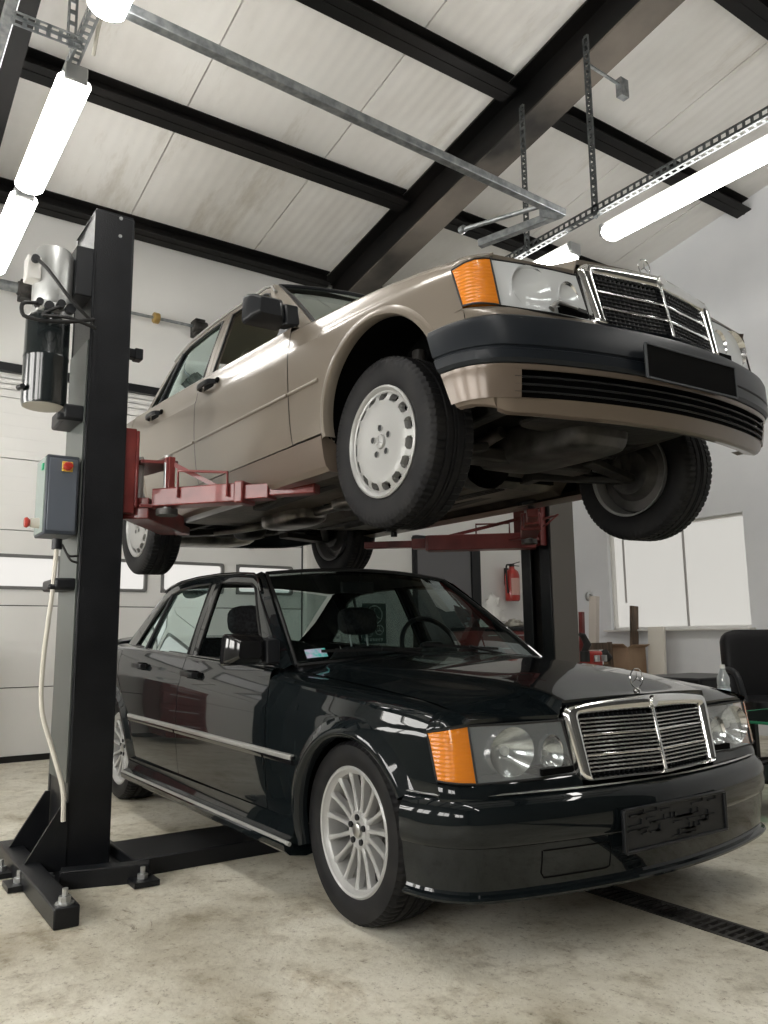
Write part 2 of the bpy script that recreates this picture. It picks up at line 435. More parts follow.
def bumper_path(ends, n):
    """ends: half path list from side end to centre, (x,y>0) -> full list right(-y) to left(+y)"""
    half = [(x, -y) for x, y in ends]; full = half + [(x, -y) for x, y in reversed(half[:-1])]
    # smooth each half separately then join for symmetry
    h = spline(half + [(half[-2][0], -half[-2][1])], n * 2)
    h = [p for p in h if p[1] <= 0]
    h.append((half[-1][0], 0))
    return h + [(x, -y) for x, y in reversed(h[:-1])]
def sweep(mb, path, sec, closed=False, secfn=None):
    rows = []; n = len(path)
    for i, (x, y) in enumerate(path):
        a = path[max(0, i - 1)]; b = path[min(n - 1, i + 1)]
        tx, ty = b[0] - a[0], b[1] - a[1]; L = math.hypot(tx, ty); nx, ny = ty / L, -tx / L
        sc = secfn(i, y) if secfn else sec
        rows.append([(x + nx * o, y + ny * o, z) for o, z in sc])
    mb.grid(rows, closev=closed)
    if closed:
        k = len(rows[0]); b0 = len(mb.v) - n * k
        mb.face([b0 + q for q in range(k)]); mb.face([b0 + (n - 1) * k + q for q in range(k)])
    return rows

def gx(y, z): return .727 - .133 * abs(y) - .19 * (z - .589)

def rounded_rect(w0, w1, z0, z1, r, n=6):
    """corner-rounded trapezoid, half widths w0 at z0 and w1 at z1"""
    out = []
    for (sx, zz, a0) in ((1, z0, -90), (1, z1, 0), (-1, z1, 90), (-1, z0, 180)):
        w = w0 if zz == z0 else w1; cx = sx * (w - r); cz = zz + (r if zz == z0 else -r)
        for k in range(n + 1):
            a = math.radians(a0 + 90 * k / n); out.append((cx + r * math.cos(a), cz + r * math.sin(a)))
    return out

def star(mb, c, r, t, rot=None, ring=True):
    """three pointed star in a ring standing in the local y-z plane"""
    R = rot or Matrix.Identity(3)
    def P(y, z, x=0): return Vector(c) + R @ Vector((x, y, z))
    if ring: mb.tube([P(r * math.cos(a), r * math.sin(a)) for a in [2 * PI * k / 28 for k in range(29)]], t, 6, cap=False)
    for k in range(3):
        a = PI / 2 + 2 * PI * k / 3; ca, sa = math.cos(a), math.sin(a)
        tip = P(r * ca, r * sa); l = P(-t * 1.7 * sa, t * 1.7 * ca); q = P(t * 1.7 * sa, -t * 1.7 * ca); f = P(0, 0, t); bk = P(0, 0, -t)
        b = len(mb.v)
        for p in (tip, l, f, q, bk): mb.v.append(tuple(p))
        for F in ((0, 1, 2), (0, 2, 3), (0, 3, 4), (0, 4, 1)): mb.face([b + i for i in F])

def cushion(mb, c, d, rot=None, k=4, n=14, m=10):
    """superellipsoid pad"""
    R = rot.to_matrix() if rot else Matrix.Identity(3)
    def sp(v, e): return math.copysign(abs(v) ** e, v)
    rows = []; e = 2 / k
    for i in range(m + 1):
        ph = -PI / 2 + PI * i / m; row = []
        for j in range(n * 2):
            th = 2 * PI * j / (2 * n)
            p = Vector((d[0] / 2 * sp(math.cos(ph), e) * sp(math.cos(th), e), d[1] / 2 * sp(math.cos(ph), e) * sp(math.sin(th), e), d[2] / 2 * sp(math.sin(ph), e)))
            p = R @ p; row.append((p.x + c[0], p.y + c[1], p.z + c[2]))
        rows.append(row)
    mb.grid(rows, closev=True); return mb

def make_car(kind):
    dark = kind == 'dark'
    P = M['paint_dark'] if dark else M['paint_tan']; P2 = P if dark else M['paint_tan2']
    root = empty('sedan_car')
    # ---- side panels
    fdx = lambda z: tab(z, [(.28, -.515), (.6, -.52), (.8, -.54), (.95, -.585)])
    rdx = lambda z: tab(z, [(.28, -1.52), (.6, -1.53), (.95, -1.555)])
    qdx = lambda z: tab(z, [(.28, -2.24), (.37, -2.29), (.50, -2.30), (.62, -2.36), (.70, -2.44), (.80, -2.56), (.88, -2.63), (1.02, -2.66)])
    frx = lambda z: tab(z, [(.5, .535), (.60, .522), (.745, .472), (.85, .44)])
    g = .0035
    for s in (-1, 1):
        def ftop(x): return (gapy(x) + .004, gapz(x) - .001)
        fz = lambda x: min(zb(x) - .028, gapz(x) - .045) if x < .2 else gapz(x) - .052
        xs = archxs(ARF, -.515 + g, .535)
        zlf = zlowf if dark else (lambda x: max(zlowf(x), .372))
        fen = side_panel(s, 'fender', xs, lambda z: fdx(z) + g, frx, zlf, fz, P, root, 24, ftop)
        # fender nose running forward over the indicator
        zt = .748
        for _ in range(6): zt = fz(frx(zt))
        xe = frx(zt); y0 = Yb(xe, zt); y1, z1 = ftop(xe); rows = []
        sec = [(xe, lerp(y0, y1, 1 - math.cos(k / 8 * PI / 2)), lerp(zt, z1, math.sin(k / 8 * PI / 2))) for k in range(9)]
        fwd = spline([(.4795, .799, .751), (.531, .788, .764), (.559, .768, .770), (.572, .740, .7735), (.590, .7155, .784)], 9)
        for q in range(7):
            t = q / 6; rows.append([(lerp(a[0], b[0], t), s * (lerp(a[1], b[1], t) + .004 * math.sin(PI * t)), lerp(a[2], b[2], t) + .006 * math.sin(PI * t)) for a, b in zip(sec, fwd)])
        rows.append([(x - .002, s * (abs(y) - .002), z - .008) for x, y, z in rows[-1]])
        mb = MB(); mb.grid(rows); shift(mb).build('fender_nose', P, fen, sharp=50)
        # strip above the lamps, closing fender to hood line
        dr = side_panel(s, 'front_door', lin(-1.52 + g, -.515 - g, 22), lambda z: rdx(z) + g, lambda z: fdx(z) - g, lambda x: SILL + .09, lambda x: zb(x) - .012, P, root, 24, lambda x: (G(x, zb(x)) + .004, zb(x) + .006))
        rd = side_panel(s, 'rear_door', lin(-2.24 + g, -1.52 - g, 20), lambda z: qdx(z) + g, lambda z: rdx(z) - g, lambda x: SILL + .09, lambda x: zb(x) - .012, P, root, 30, lambda x: (G(x, zb(x)) + .004, zb(x) + .006))
        # quarter: tail, over the arch; edges follow the door
        def zlq(x):
            a = arch(x, ARR)
            if a and x < -2.3: return a
            return (SILL if dark else .372) if x > -2.3 else .45
        xs = archxs(ARR, -3.50, -2.31)
        def qtop(x):
            if x < -2.95: return (tab(x, [(-3.5, .60), (-2.95, .655)]), tab(x, [(-3.5, .955), (-2.95, 1.0)]))
            return (G(x, zb(x)) + .004, zb(x) + .006)
        mbx = side_panel(s, 'quarter_panel', xs, lambda z: -3.50 + .05 * max(0, z - .7) * 2, lambda z: qdx(z) - g, zlq, lambda x: zb(x) - .03 if x > -2.95 else tab(x, [(-3.5, .895), (-2.95, zb(-2.95) - .03)]), P, root, 26, qtop)
        # dark liner just inside the joints
        mb = MB(); rows = []
        for x in lin(-2.42, -.44, 30):
            rows.append([(x, s * (Yb(x, z) - .016), z) for z in (SILL - .0, .33, .45, .6, .75, .88)])
        mb.grid(rows); shift(mb).build('door_sill_liner', M['seal'], root)
        # sill / rocker
        mb = MB(); rows = []
        for x in lin(-2.305, -.285, 30):
            e = .012 if dark else 0
            if dark: sec = [(.70, .25), (.79, .235), (.846 + e, .245), (.868 + e, .262), (.872 + e, .283), (.862 + e, .298), (.846, .309), (.838, .345), (.838, .366), (.80, .372)]
            else: sec = [(.69, .235), (.76, .222), (.80, .225), (.818, .245), (.828, .28), (.835, .33), (.838, .362), (.80, .37)]
            rows.append([(x, s * y, z) for y, z in sec])
        mb.grid(rows); k_ = len(rows[0]); mb.face([len(mb.v) - k_ + i for i in range(k_)]); mb.face(list(range(k_))); sl = shift(mb).build('sill', P2, root, sharp=25)
        if dark:
            mb = MB(); mb.tube([(x, s * .8735, .292) for x in lin(-2.30, -.26, 20)], .008, 8); shift(mb).build('sill_highlight_strip', M['strip'], sl)  # strip added for the bright highlight along the sill's top edge
        # arch flare (dark car) or rolled lip
        if dark:
            for A, x0, x1, nm in ((ARF, -999, 999, 'front'), (ARR, -999, 999, 'rear')):
                mb = MB(); rows = []
                for k in range(37):
                    a = math.radians(lerp(195, 30 if nm == 'front' else -4, k / 36)) if nm == 'front' else math.radians(lerp(184, -8, k / 36))
                    row = []
                    e = 1.0
                    for dr_, dy in ((-.018, -.03), (-.022, .004), (-.016, .018), (-.004, .024), (.012, .018), (.03, .007), (.046, .001), (.052, -.004)):
                        r = A[2] + dr_; x = A[0] + r * math.cos(a); z = A[1] + r * math.sin(a)
                        row.append((x, s * (Yb(x, max(z, .3)) + dy), z))
                    rows.append(row)
                mb.grid(rows); shift(mb).build('wheel_arch_flare', P, root, sharp=50)
        else:
            for A, a0, a1 in ((ARF, 184, 31), (ARR, 186, -6)):
                mb = MB(); rows = []
                for k in range(41):
                    a = math.radians(lerp(a0, a1, k / 40)); row = []
                    for dr_, dy in ((-.008, -.04), (-.010, -.001), (-.006, .006), (.004, .007), (.016, .003), (.026, -.001)):
                        r = A[2] + dr_; x = A[0] + r * math.cos(a); z = A[1] + r * math.sin(a)
                        row.append((x, s * (Yb(x, max(z, .3)) + dy), z))
                    rows.append(row)
                mb.grid(rows); shift(mb).build('wheel_arch_lip', P, root, sharp=50)
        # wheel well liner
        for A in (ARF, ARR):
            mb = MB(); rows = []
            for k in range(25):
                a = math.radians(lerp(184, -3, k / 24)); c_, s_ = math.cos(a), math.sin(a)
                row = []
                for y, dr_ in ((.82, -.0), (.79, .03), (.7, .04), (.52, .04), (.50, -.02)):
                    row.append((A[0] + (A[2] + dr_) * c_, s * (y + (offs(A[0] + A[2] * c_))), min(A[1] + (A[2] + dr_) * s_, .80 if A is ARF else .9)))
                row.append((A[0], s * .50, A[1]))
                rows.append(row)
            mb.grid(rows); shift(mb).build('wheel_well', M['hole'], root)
        # side moulding
        for (x0, x1) in ((-2.285, -1.54), (-1.52, -.53), (-.51, -.275)):
            mb = MB(); strip_on_side(mb, s, lin(x0, x1, 14), lambda x: .583 - .006 * (x + .5), .034 if dark else .016, .012 if dark else .007)
            shift(mb).build('side_moulding', M['gloss'] if dark else M['paint_tan'], root, sharp=50)
        if dark:   # bright edge running along the moulding
            mb = MB(); strip_on_side(mb, s, lin(-2.285, -.275, 30), lambda x: .594 - .006 * (x + .5), .022, .015)
            shift(mb).build('moulding_edge_trim', M['strip'], root)
        # door handles
        for hx, pn, dd in ((-1.40, dr, 0), (-2.19, rd, 0)):
            hz = .862 - .03 * (hx + 1.4)
            hx2 = hx
            mb = MB(); y = Yb(hx, hz)
            pts = spline([(hx2 - .095, s * (y - .004), hz), (hx2 - .085, s * (y + .028), hz + .004), (hx2, s * (y + .036), hz + .004), (hx2 + .075, s * (y + .03), hz), (hx2 + .085, s * (y - .004), hz)], 17)
            rows = []
            for (px_, py_, pz_) in pts: rows.append([(px_, py_ + s * dy, pz_ + dz) for dy, dz in ((-.006, -.013), (.005, -.012), (.008, 0), (.005, .012), (-.006, .013))])
            mb.grid(rows, closev=True)
            shift(mb).build('door_handle', M['plastic'], pn, sharp=40)
            mb = MB(); mb.box((hx2, s * (y + .000), hz), (.12, .012, .042)); mb.lathe([(0, .012), (.014, .012), (.015, 0)], 18, c=(hx2 + .108, s * y, hz), axis='y') if s > 0 else mb.lathe([(0, -.012), (.014, -.012), (.015, 0)], 18, c=(hx2 + .108, s * y, hz), axis='y')
            shift(mb).build('handle_recess', M['hole'], pn, bevel=.004)
        # ---- greenhouse side
        O = [(-.55, .912), (-.70, 1.026), (-.86, 1.148), (-1.0, 1.253), (-1.10, 1.325), (-1.17, 1.350), (-1.35, 1.366), (-1.6, 1.378), (-1.9, 1.380), (-2.15, 1.370), (-2.33, 1.350), (-2.44, 1.325), (-2.55, 1.262), (-2.74, 1.148), (-3.02, 1.008)]
        I = [(-.705, .918), (-.80, 1.008), (-.92, 1.120), (-1.01, 1.208), (-1.08, 1.275), (-1.14, 1.300), (-1.35, 1.318), (-1.6, 1.331), (-1.9, 1.334), (-2.10, 1.322), (-2.22, 1.300), (-2.30, 1.265), (-2.38, 1.20), (-2.50, 1.10), (-2.635, 1.0)]
        mb = MB(); rows = []
        O2 = resample(O, 70)
        I2 = [None] * 70
        # matched resampling by index
        def bypar(L, t):
            f = t * (len(L) - 1); i = min(int(f), len(L) - 2); return tuple(lerp(L[i][c], L[i + 1][c], f - i) for c in (0, 1))
        rows = []
        for k in range(85):
            t = k / 84; o = bypar(O, t); i = bypar(I, t); row = []
            for q in range(6):
                x = lerp(i[0], o[0], q / 5); z = lerp(i[1], o[1], q / 5)
                row.append((x, s * (G(x, z) + (.0 if q < 5 else -.006)), z))
            row.insert(0, (row[0][0], row[0][1] - s * .018, row[0][2]))
            rows.append(row)
        mb.grid(rows)
        # blank between A pillar foot and the mirror, and the C pillar foot
        shift(mb).build('roof_pillar', P, root, sharp=30)
        # B pillar (gloss black) and door frame edges
        mb = MB()
        rows = []
        for k in range(9):
            t = k / 8; z = lerp(.945, 1.335, t); xa = lerp(-1.47, -1.545, t); xb2 = lerp(-1.60, -1.665, t)
            rows.append([(xa, s * (G(xa, z) - .02), z), (xa, s * (G(xa, z) - .001), z), (lerp(xa, xb2, .48), s * (G(xa, z) - .001), z), (lerp(xa, xb2, .5), s * (G(xa, z) - .008), z), (lerp(xa, xb2, .52), s * (G(xa, z) - .001), z), (xb2, s * (G(xb2, z) - .001), z), (xb2, s * (G(xb2, z) - .02), z)])
        mb.grid(rows); shift(mb).build('centre_pillar', P, root, sharp=30)
        # window frame seals
        def seal(loop, name, r=.006, mat=M['seal'], dy=.0, par=root):
            m2 = MB(); m2.tube([(x, s * (G(x, z) + dy), z) for x, z in loop], r, 6, cap=True); return shift(m2).build(name, mat, par)
        fw = [(-.715, .922), (-.92, 1.120), (-1.08, 1.275), (-1.14, 1.300), (-1.35, 1.318), (-1.54, 1.328), (-1.47, .948), (-.715, .922)]
        seal(fw, 'window_seal', .007, par=dr)
        rw = [(-1.60, .955), (-1.668, 1.333), (-1.9, 1.334), (-2.10, 1.322), (-2.22, 1.300), (-2.30, 1.265), (-2.38, 1.20), (-2.50, 1.10), (-2.635, 1.0), (-1.60, .955)]
        seal(rw, 'window_seal', .007, par=rd)
        seal([(-2.30, .983), (-2.205, 1.302)], 'window_divider', .011, M['plastic'], .002, par=rd)
        seal([(x + .0, z + .004) for x, z in O[3:12]], 'drip_rail', .007, M['satin'] if not dark else M['gloss'], .002)
        seal([(-.70, .914), (-1.1, .932), (-1.6, .953), (-2.1, .973), (-2.63, .995)], 'belt_trim', .006, M['satin'] if not dark else M['gloss'], .006)
        # rear door glass; front door glass is wound down
        mb = MB(); rows = []
        top = [(-1.66, 1.33), (-1.9, 1.332), (-2.10, 1.318), (-2.22, 1.296), (-2.30, 1.262), (-2.38, 1.196), (-2.50, 1.098), (-2.63, 1.0)]
        for k in range(25):
            x, z = resample(top, 25)[k]; xb_ = lerp(-1.61, -2.62, k / 24); zb_ = zb(xb_) + .006
            rows.append([(lerp(xb_, x, q / 5), s * (G(lerp(xb_, x, q / 5), lerp(zb_, z, q / 5)) - .010), lerp(zb_, z, q / 5)) for q in range(6)])
        mb.grid(rows); shift(mb).build('door_glass', M['glass_s'], rd)
        if not (s < 0):
            mb = MB(); rows = []
            top = [(-.75, .95), (-.92, 1.115), (-1.08, 1.27), (-1.14, 1.296), (-1.35, 1.314), (-1.53, 1.324)]
            for k in range(17):
                x, z = resample(top, 17)[k]; xb_ = lerp(-.74, -1.47, k / 16); zb_ = zb(xb_) + .006
                rows.append([(lerp(xb_, x, q / 5), s * (G(lerp(xb_, x, q / 5), lerp(zb_, z, q / 5)) - .010), lerp(zb_, z, q / 5)) for q in range(6)])
            mb.grid(rows); shift(mb).build('door_glass', M['glass'], dr)
        # ---- mirror
        if dark and s > 0: continue
        mb = MB(); mx, mz = -.69, .990
        rows = []
        for t, w, h, xo in ((0, .092, .066, 0), (.35, .090, .063, .030), (.7, .080, .052, .068), (1, .05, .034, .095)):
            rr_ = rounded_rect(w, w * .92, -h, h, .02 * (1 - .4 * t), 4)
            rows.append([(mx + xo, s * (.885 + yy), mz + zz) for yy, zz in rr_])
        mb.grid(rows, closev=True); b = len(mb.v) - len(rows[0]); mb.face([b + i for i in range(len(rows[0]))])
        mr = shift(mb).build('wing_mirror', M['plastic'] if not dark else M['gloss'], dr, sharp=35)
        # (kept two levels: the mirror glass and foot are siblings of the shell on the door)
        mb = MB(); rr_ = rounded_rect(.086, .08, -.06, .06, .018, 4)
        mb.prism(rr_, lambda p: (mx - .002, s * (.885 + p[0]), mz + p[1]), lambda p: (mx + .004, s * (.885 + p[0]), mz + p[1]))
        shift(mb).build('mirror_glass', M['chrome'], dr)
        mb = MB(); tri = [(-.60, .925), (-.765, .925), (-.765, 1.05), (-.74, 1.04)]
        mb.prism(tri, lambda p: (p[0], s * (G(*p) + .012), p[1]), lambda p: (p[0], s * (G(*p) - .008), p[1]))
        mb.prism([(mx, s * .80, mz - .055), (mx + .09, s * .77, mz - .06), (mx + .07, s * .765, mz + .04), (mx + .01, s * .79, mz + .05)], lambda p: (p[0], p[1] - s * .03, p[2]), lambda p: (p[0] - .005, p[1] + s * .03, p[2]))
        shift(mb).build('mirror_foot', M['plastic'], dr, bevel=.006)
    # ---- hood
    def hx1(y):
        a = abs(y)
        return (gx(a, .815) - .002) if a < .362 else lerp(.632, .572, (a - .362) / .35) + .004
    def hz(x, y, u):
        a = abs(y); yg = gapy(x); zg = gapz(x)
        zc_ = ctab(x, [(-.55, .962), (-.2, .938), (.1, .916), (.4, .884), (.65, .836)])
        t = min(1, a / yg); cr = zg + (zc_ - zg) * (1 - t ** 2.2)
        bw = lerp(.60, .375, (x + .5) / 1.13)          # power dome
        cr += .012 * (1 / (1 + math.exp((a - bw) / .012)) - .0) * min(1, max(0, (.72 - x) / .4)) * (1 if a < yg else 0)
        return cr
    mb = MB(); rows = []; ny = 84
    for i in range(41):
        u = i / 40; row = []
        for j in range(ny + 1):
            yn = -1 + 2 * j / ny
            x0 = -.505 - .0 + .085 * (1 - yn * yn)
            x_ = lerp(x0, .60, u); y = yn * (gapy(x_) - .0035)
            x = lerp(x0, hx1(y), u); z = hz(x, y, u)
            a = abs(y)
            if a > .375: z = min(z, lerp(z, .784 + .002, max(0, (u - .86) / .14) ** 2))
            row.append((x, y, z))
        rows.append(row)
    last = rows[-1]; rows.append([(x - .003, y, z - .016) for x, y, z in last])
    mb.grid(rows); hood = shift(mb).build('hood', P, root, sharp=30)
    # cowl
    mb = MB(); rows = []
    for j in range(41):
        yn = -1 + 2 * j / 40; y = yn * .735
        x0 = -.515 + .085 * (1 - yn * yn); z0 = .905 + .045 * (1 - yn * yn)
        rows.append([(x0 + .02, y, z0 - .012), (x0 - .01, y, z0 - .018), (x0 - .05, y, z0 - .012), (x0 - .09, y, z0 + .018)])
    mb.grid(rows); shift(mb).build('cowl', M['plastic'], root)
    # windscreen
    def ws(u, yn):       # u 0 bottom..1 top
        xb_ = -.525 + .095 * (1 - yn * yn); zb_ = .918 + .032 * (1 - yn * yn); yb_ = .705 * yn
        xt = -1.125 + .055 * (1 - yn * yn); zt = 1.352 + .030 * (1 - yn * yn); yt = .555 * yn
        return (lerp(xb_, xt, u), lerp(yb_, yt, u), lerp(zb_, zt, u) + .012 * math.sin(PI * u))
    mb = MB(); mb.grid([[ws(i / 12, -1 + 2 * j / 24) for j in range(25)] for i in range(13)]); wsg = shift(mb).build('windscreen', M['glass_ws'], root)
    mb = MB()
    loop = [ws(0, -1 + 2 * j / 20) for j in range(21)] + [ws(i / 10, 1) for i in range(1, 11)] + [ws(1, 1 - 2 * j / 20) for j in range(1, 21)] + [ws(1 - i / 10, -1) for i in range(1, 11)]
    mb.tube([(x + .002, y, z + .003) for x, y, z in loop], .009, 6); shift(mb).build('windscreen_seal', M['seal'] if dark else M['plastic'], wsg)
    for s in (-1, 1):     # front face of the A pillar
        mb = MB(); rows = []
        for k in range(13):
            u = k / 12; x, y, z = ws(u, s); zo = lerp(.912, 1.350, u); xo = tab(zo, [(.912, -.55), (1.026, -.70), (1.148, -.86), (1.253, -1.0), (1.325, -1.10), (1.350, -1.17)])
            yo = s * (G(xo, zo) - .006); mid = (lerp(x, xo, .5) + .012, lerp(y, yo, .55), lerp(z, zo, .5) + .012)
            rows.append([(x, y, z), mid, (xo, yo, zo)])
        mb.grid(rows); shift(mb).build('windscreen_pillar', P, root, sharp=60)
    # header + roof
    def rz(x): return tab(x, [(-1.17, 1.350), (-1.35, 1.366), (-1.6, 1.378), (-1.9, 1.380), (-2.15, 1.370), (-2.33, 1.350), (-2.44, 1.325)])
    mb = MB(); rows = []
    for i in range(37):
        u = i / 36; row = []
        for j in range(49):
            yn = -1 + 2 * j / 48
            x0 = -1.15 + .075 * (1 - yn * yn); x1 = -2.45 - .03 * (1 - yn * yn); x = lerp(x0, x1, u)
            xe = min(-1.17, max(-2.44, x)); ye = G(xe, rz(xe)) - .006; ze = rz(xe)
            if x > -1.17: ze = 1.350; ye = G(-1.17, ze) - .006
            cr = lerp(.036, .046, math.sin(PI * u)) * (1 - abs(yn) ** 2.4)
            if u < .15: cr -= .006 * (1 - u / .15) * (1 - abs(yn) ** 2)
            row.append((x, ye * yn, ze + cr))
        rows.append(row)
    mb.grid(rows); shift(mb).build('roof', P, root, sharp=50)
    # rear window
    mb = MB(); rows = []
    for i in range(11):
        u = i / 10; rows.append([(lerp(-2.455 - .03 * (1 - yn * yn), -3.02 - .06 * (1 - yn * yn), u), yn * lerp(.575, .66, u), lerp(1.325 + .045 * (1 - yn * yn), 1.006 + .012 * (1 - yn * yn), u) + .01 * math.sin(PI * u)) for yn in [-1 + 2 * j / 20 for j in range(21)]])
    mb.grid(rows); shift(mb).build('rear_window', M['glass'], root)
    # trunk + rear panel
    mb = MB(); rows = []
    for (x, z, yw) in ((-3.0, 1.0, .655), (-3.1, 1.0, .65), (-3.3, .988, .63), (-3.46, .968, .605), (-3.515, .95, .60), (-3.53, .92, .60), (-3.54, .80, .61), (-3.56, .62, .62)):
        rows.append([(x - .03 * (1 - yn * yn), yw * yn, z + (.02 * (1 - yn * yn) if z > .93 else 0)) for yn in [-1 + j / 12 for j in range(25)]])
    mb.grid(rows); shift(mb).build('boot_lid', P, root, sharp=40)
    for s in (-1, 1):
        mb = MB(); mb.box((-3.50, s * .70, .74), (.07, .19, .17)); shift(mb).build('tail_light', M['redlens'], root, bevel=.012)
    mb = MB(); pth = [(-x, y) for x, y in bumper_path([(3.02, .84), (3.35, .82), (3.52, .74), (3.62, .45), (3.64, 0)], 16)]
    sweep(mb, pth, [(.0, .58), (-.03, .57), (-.04, .5), (-.03, .42), (-.02, .40), (.01, .28), (.06, .26)]); shift(mb).build('rear_bumper', M['bumper'] if not dark else P, root, sharp=35)
    if dark:
        mb = MB(); rows = []
        for j in range(31):
            yn = -1 + 2 * j / 30; c = .075 * (1 - abs(yn) ** 6); y = .70 * yn
            rows.append([(-3.38, y, .975), (-3.42, y, .985 + c * .8), (-3.52, y, .99 + c), (-3.545, y, .985 + c), (-3.52, y, .975 + c * .9), (-3.47, y, .965)])
        mb.grid(rows, closev=True); shift(mb).build('rear_spoiler', P, root, sharp=40)
    # ---- front end panel (behind everything)
    mb = MB(); rows = []
    for y in lin(-.76, .76, 24):
        a = abs(y); x = tab(a, [(0, .60), (.36, .585), (.715, .535), (.76, .47)]); rows.append([(x - .05, y, .775), (x - .05, y, .60), (x + .0, y, .57), (x - .02, y, .5)])
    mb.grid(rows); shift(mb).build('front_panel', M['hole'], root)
    # panel strip under the headlamps
    mb = MB(); rows = []
    fp = [(.525, -.800), (.555, -.778), (.607, -.70), (.640, -.50), (.668, -.342), (.60, -.34)]
    for s in (-1, 1):
        rows = []; mb = MB()
        for x, y in spline([(x, y) for x, y in fp[:5]], 18):
            rows.append([(x - .05, s * -y, .6025), (x - .0, s * -y, .602), (x + .006, s * -y, .594), (x + .012, s * -y, .575), (x + .012, s * -y, .555)])
        mb.grid(rows); shift(mb).build('front_apron', P, root, sharp=40)
    # ---- headlamps
    for s in (-1, 1):
        def H(a, b):       # a 0 inner..1 outer, b 0 bottom..1 top
            ib = (.657, .347, .603); it = (.634, .379, .768); ob = (.603, .712, .603); ot = (.574, .716, .768)
            p = [lerp(lerp(ib[k], ob[k], a), lerp(it[k], ot[k], a), b) for k in range(3)]
            p[0] += .010 * math.sin(PI * a) ; return (p[0], s * p[1], p[2])
        mb = MB(); mb.grid([[H(i / 12, j / 8) for j in range(9)] for i in range(13)])
        hl = shift(mb).build('headlight', M['lens'] if dark else M['lens_tan'], root, sharp=60)
        # fluting
        if True:
            m2 = MB()
            fr = [H(0, 0), H(.5, 0), H(1, 0), H(1, 1), H(.5, 1), H(0, 1), H(0, 0)]
            m2.tube(fr, .0045, 6); shift(m2).build('lamp_rim', M['seal'], hl)
        m2 = MB(); lin_ = M['lampin'] if dark else M['refl']
        rows = []
        for b in (0, 1):
            pass
        ring0 = [H(0, 0), H(1, 0), H(1, 1), H(0, 1)]; ring1 = [(p[0] - .07, p[1], lerp(p[2], .685, .12)) for p in ring0]
        m2.grid([ring0, ring1], closev=True); bb = len(m2.v) - 4; m2.face([bb, bb + 1, bb + 2, bb + 3])
        shift(m2).build('lamp_housing', M['lampin'] if dark else pbr('light lamp housing', (.6, .62, .63), .25, .6), hl, smooth=False)
        m2 = MB(); cx = .575; cy = s * .58
        rows = []
        for r in (.0, .02, .04, .06, .074):
            rows.append([(cx - .03 + .075 * (r / .074) ** 2, cy + 1.22 * r * math.cos(t), .686 + r * math.sin(t)) for t in [2 * PI * k / 28 for k in range(28)]])
        m2.grid(rows, closev=True); shift(m2).build('main_reflector', M['refl'], hl)
        m2 = MB(); cy = s * .435; rows = []
        for r in (.0, .015, .03, .04, .048):
            rows.append([(.60 + .045 * (r / .048) ** 2, cy + r * math.cos(t), .67 + 1.25 * r * math.sin(t)) for t in [2 * PI * k / 24 for k in range(24)]])
        m2.grid(rows, closev=True); shift(m2).build('fog_reflector', M['refl'], hl)
        m2 = MB(); cushion(m2, (.585, s * .58, .686), (.03, .03, .03), k=2); cushion(m2, (.612, s * .435, .67), (.02, .02, .02), k=2); shift(m2).build('bulb', M['white'], hl)
        # indicator
        mb = MB(); rows = []
        cols = [((.605, .713), (.576, .717)), ((.598, .735), (.571, .738)), ((.583, .765), (.558, .766)), ((.560, .786), (.530, .786)), ((.524, .798), (.479, .797))]
        for j in range(7):
            b = j / 6; rows.append([(lerp(q[0][0], q[1][0], b), s * lerp(q[0][1], q[1][1], b), lerp(.604 + .008 * i / 4, .768 - .020 * (i / 4) ** 2, b)) for i, q in enumerate(cols)])
        back = [[(x - .05, y * .97, z) for x, y, z in r] for r in rows]
        mb.grid(rows); 
        per = rows[0] + [r[-1] for r in rows[1:]] + rows[-1][::-1][1:] + [r[0] for r in rows[::-1][1:]]
        mb.grid([per, [(x - .03, y * .975, z) for x, y, z in per]])
        shift(mb).build('indicator', M['orange'], root, sharp=40)
        mb = MB(); mb.tube(per, .0035, 6); shift(mb).build('indicator_seal', M['seal'], root)
        # lamp wiper
        if not dark and s < 0:
            mb = MB(); a = H(.52, .04); b_2 = H(.2, .17)
            mb.tube([(a[0] + .02, a[1], a[2]), (a[0] + .03, a[1] + .02, a[2] + .025), (b_2[0] + .02, b_2[1], b_2[2])], [.012, .007, .004], 8); shift(mb).build('lamp_wiper_arm', M['satin'], hl)
            mb = MB(); a = H(.42, .22); c = H(.08, .14); mb.bar((a[0] + .014, a[1], a[2]), (c[0] + .014, c[1], c[2]), .010, .012); shift(mb).build('lamp_wiper_blade', M['seal'], hl)
    # ---- grille
    gr = None
    outer = []
    n = 8
    def ring(wb, wt, zb_, zt, r, x_off, arch_=.0):
        pts = rounded_rect(wb, wt, zb_, zt, r, 6); P2_ = []
        # densify long edges
        m = len(pts); out = []
        for i in range(m):
            a, b = pts[i], pts[(i + 1) % m]
            k = max(1, int(math.dist(a, b) / .03)); k = 16 if math.dist(a, b) > .3 else (6 if math.dist(a, b) > .1 else 1)
            out += [(lerp(a[0], b[0], q / k), lerp(a[1], b[1], q / k)) for q in range(k)]
        res = []
        for y, z in out:
            z2 = z + arch_ * (1 - (y / wt) ** 2) * max(0, (z - zb_) / (zt - zb_)) ** 3
            res.append((gx(y, z2) + x_off, y, z2))
        return res
    rg = [ring(.352, .372, .582, .812, .03, -.05, .022), ring(.352, .372, .582, .812, .03, .0, .022), ring(.346, .366, .584, .808, .028, .013, .022), ring(.33, .345, .587, .798, .02, .019, .018), ring(.315, .326, .590, .788, .012, .012, .010), ring(.309, .318, .594, .781, .006, .0, .006), ring(.307, .316, .596, .779, .006, -.03, .006)]
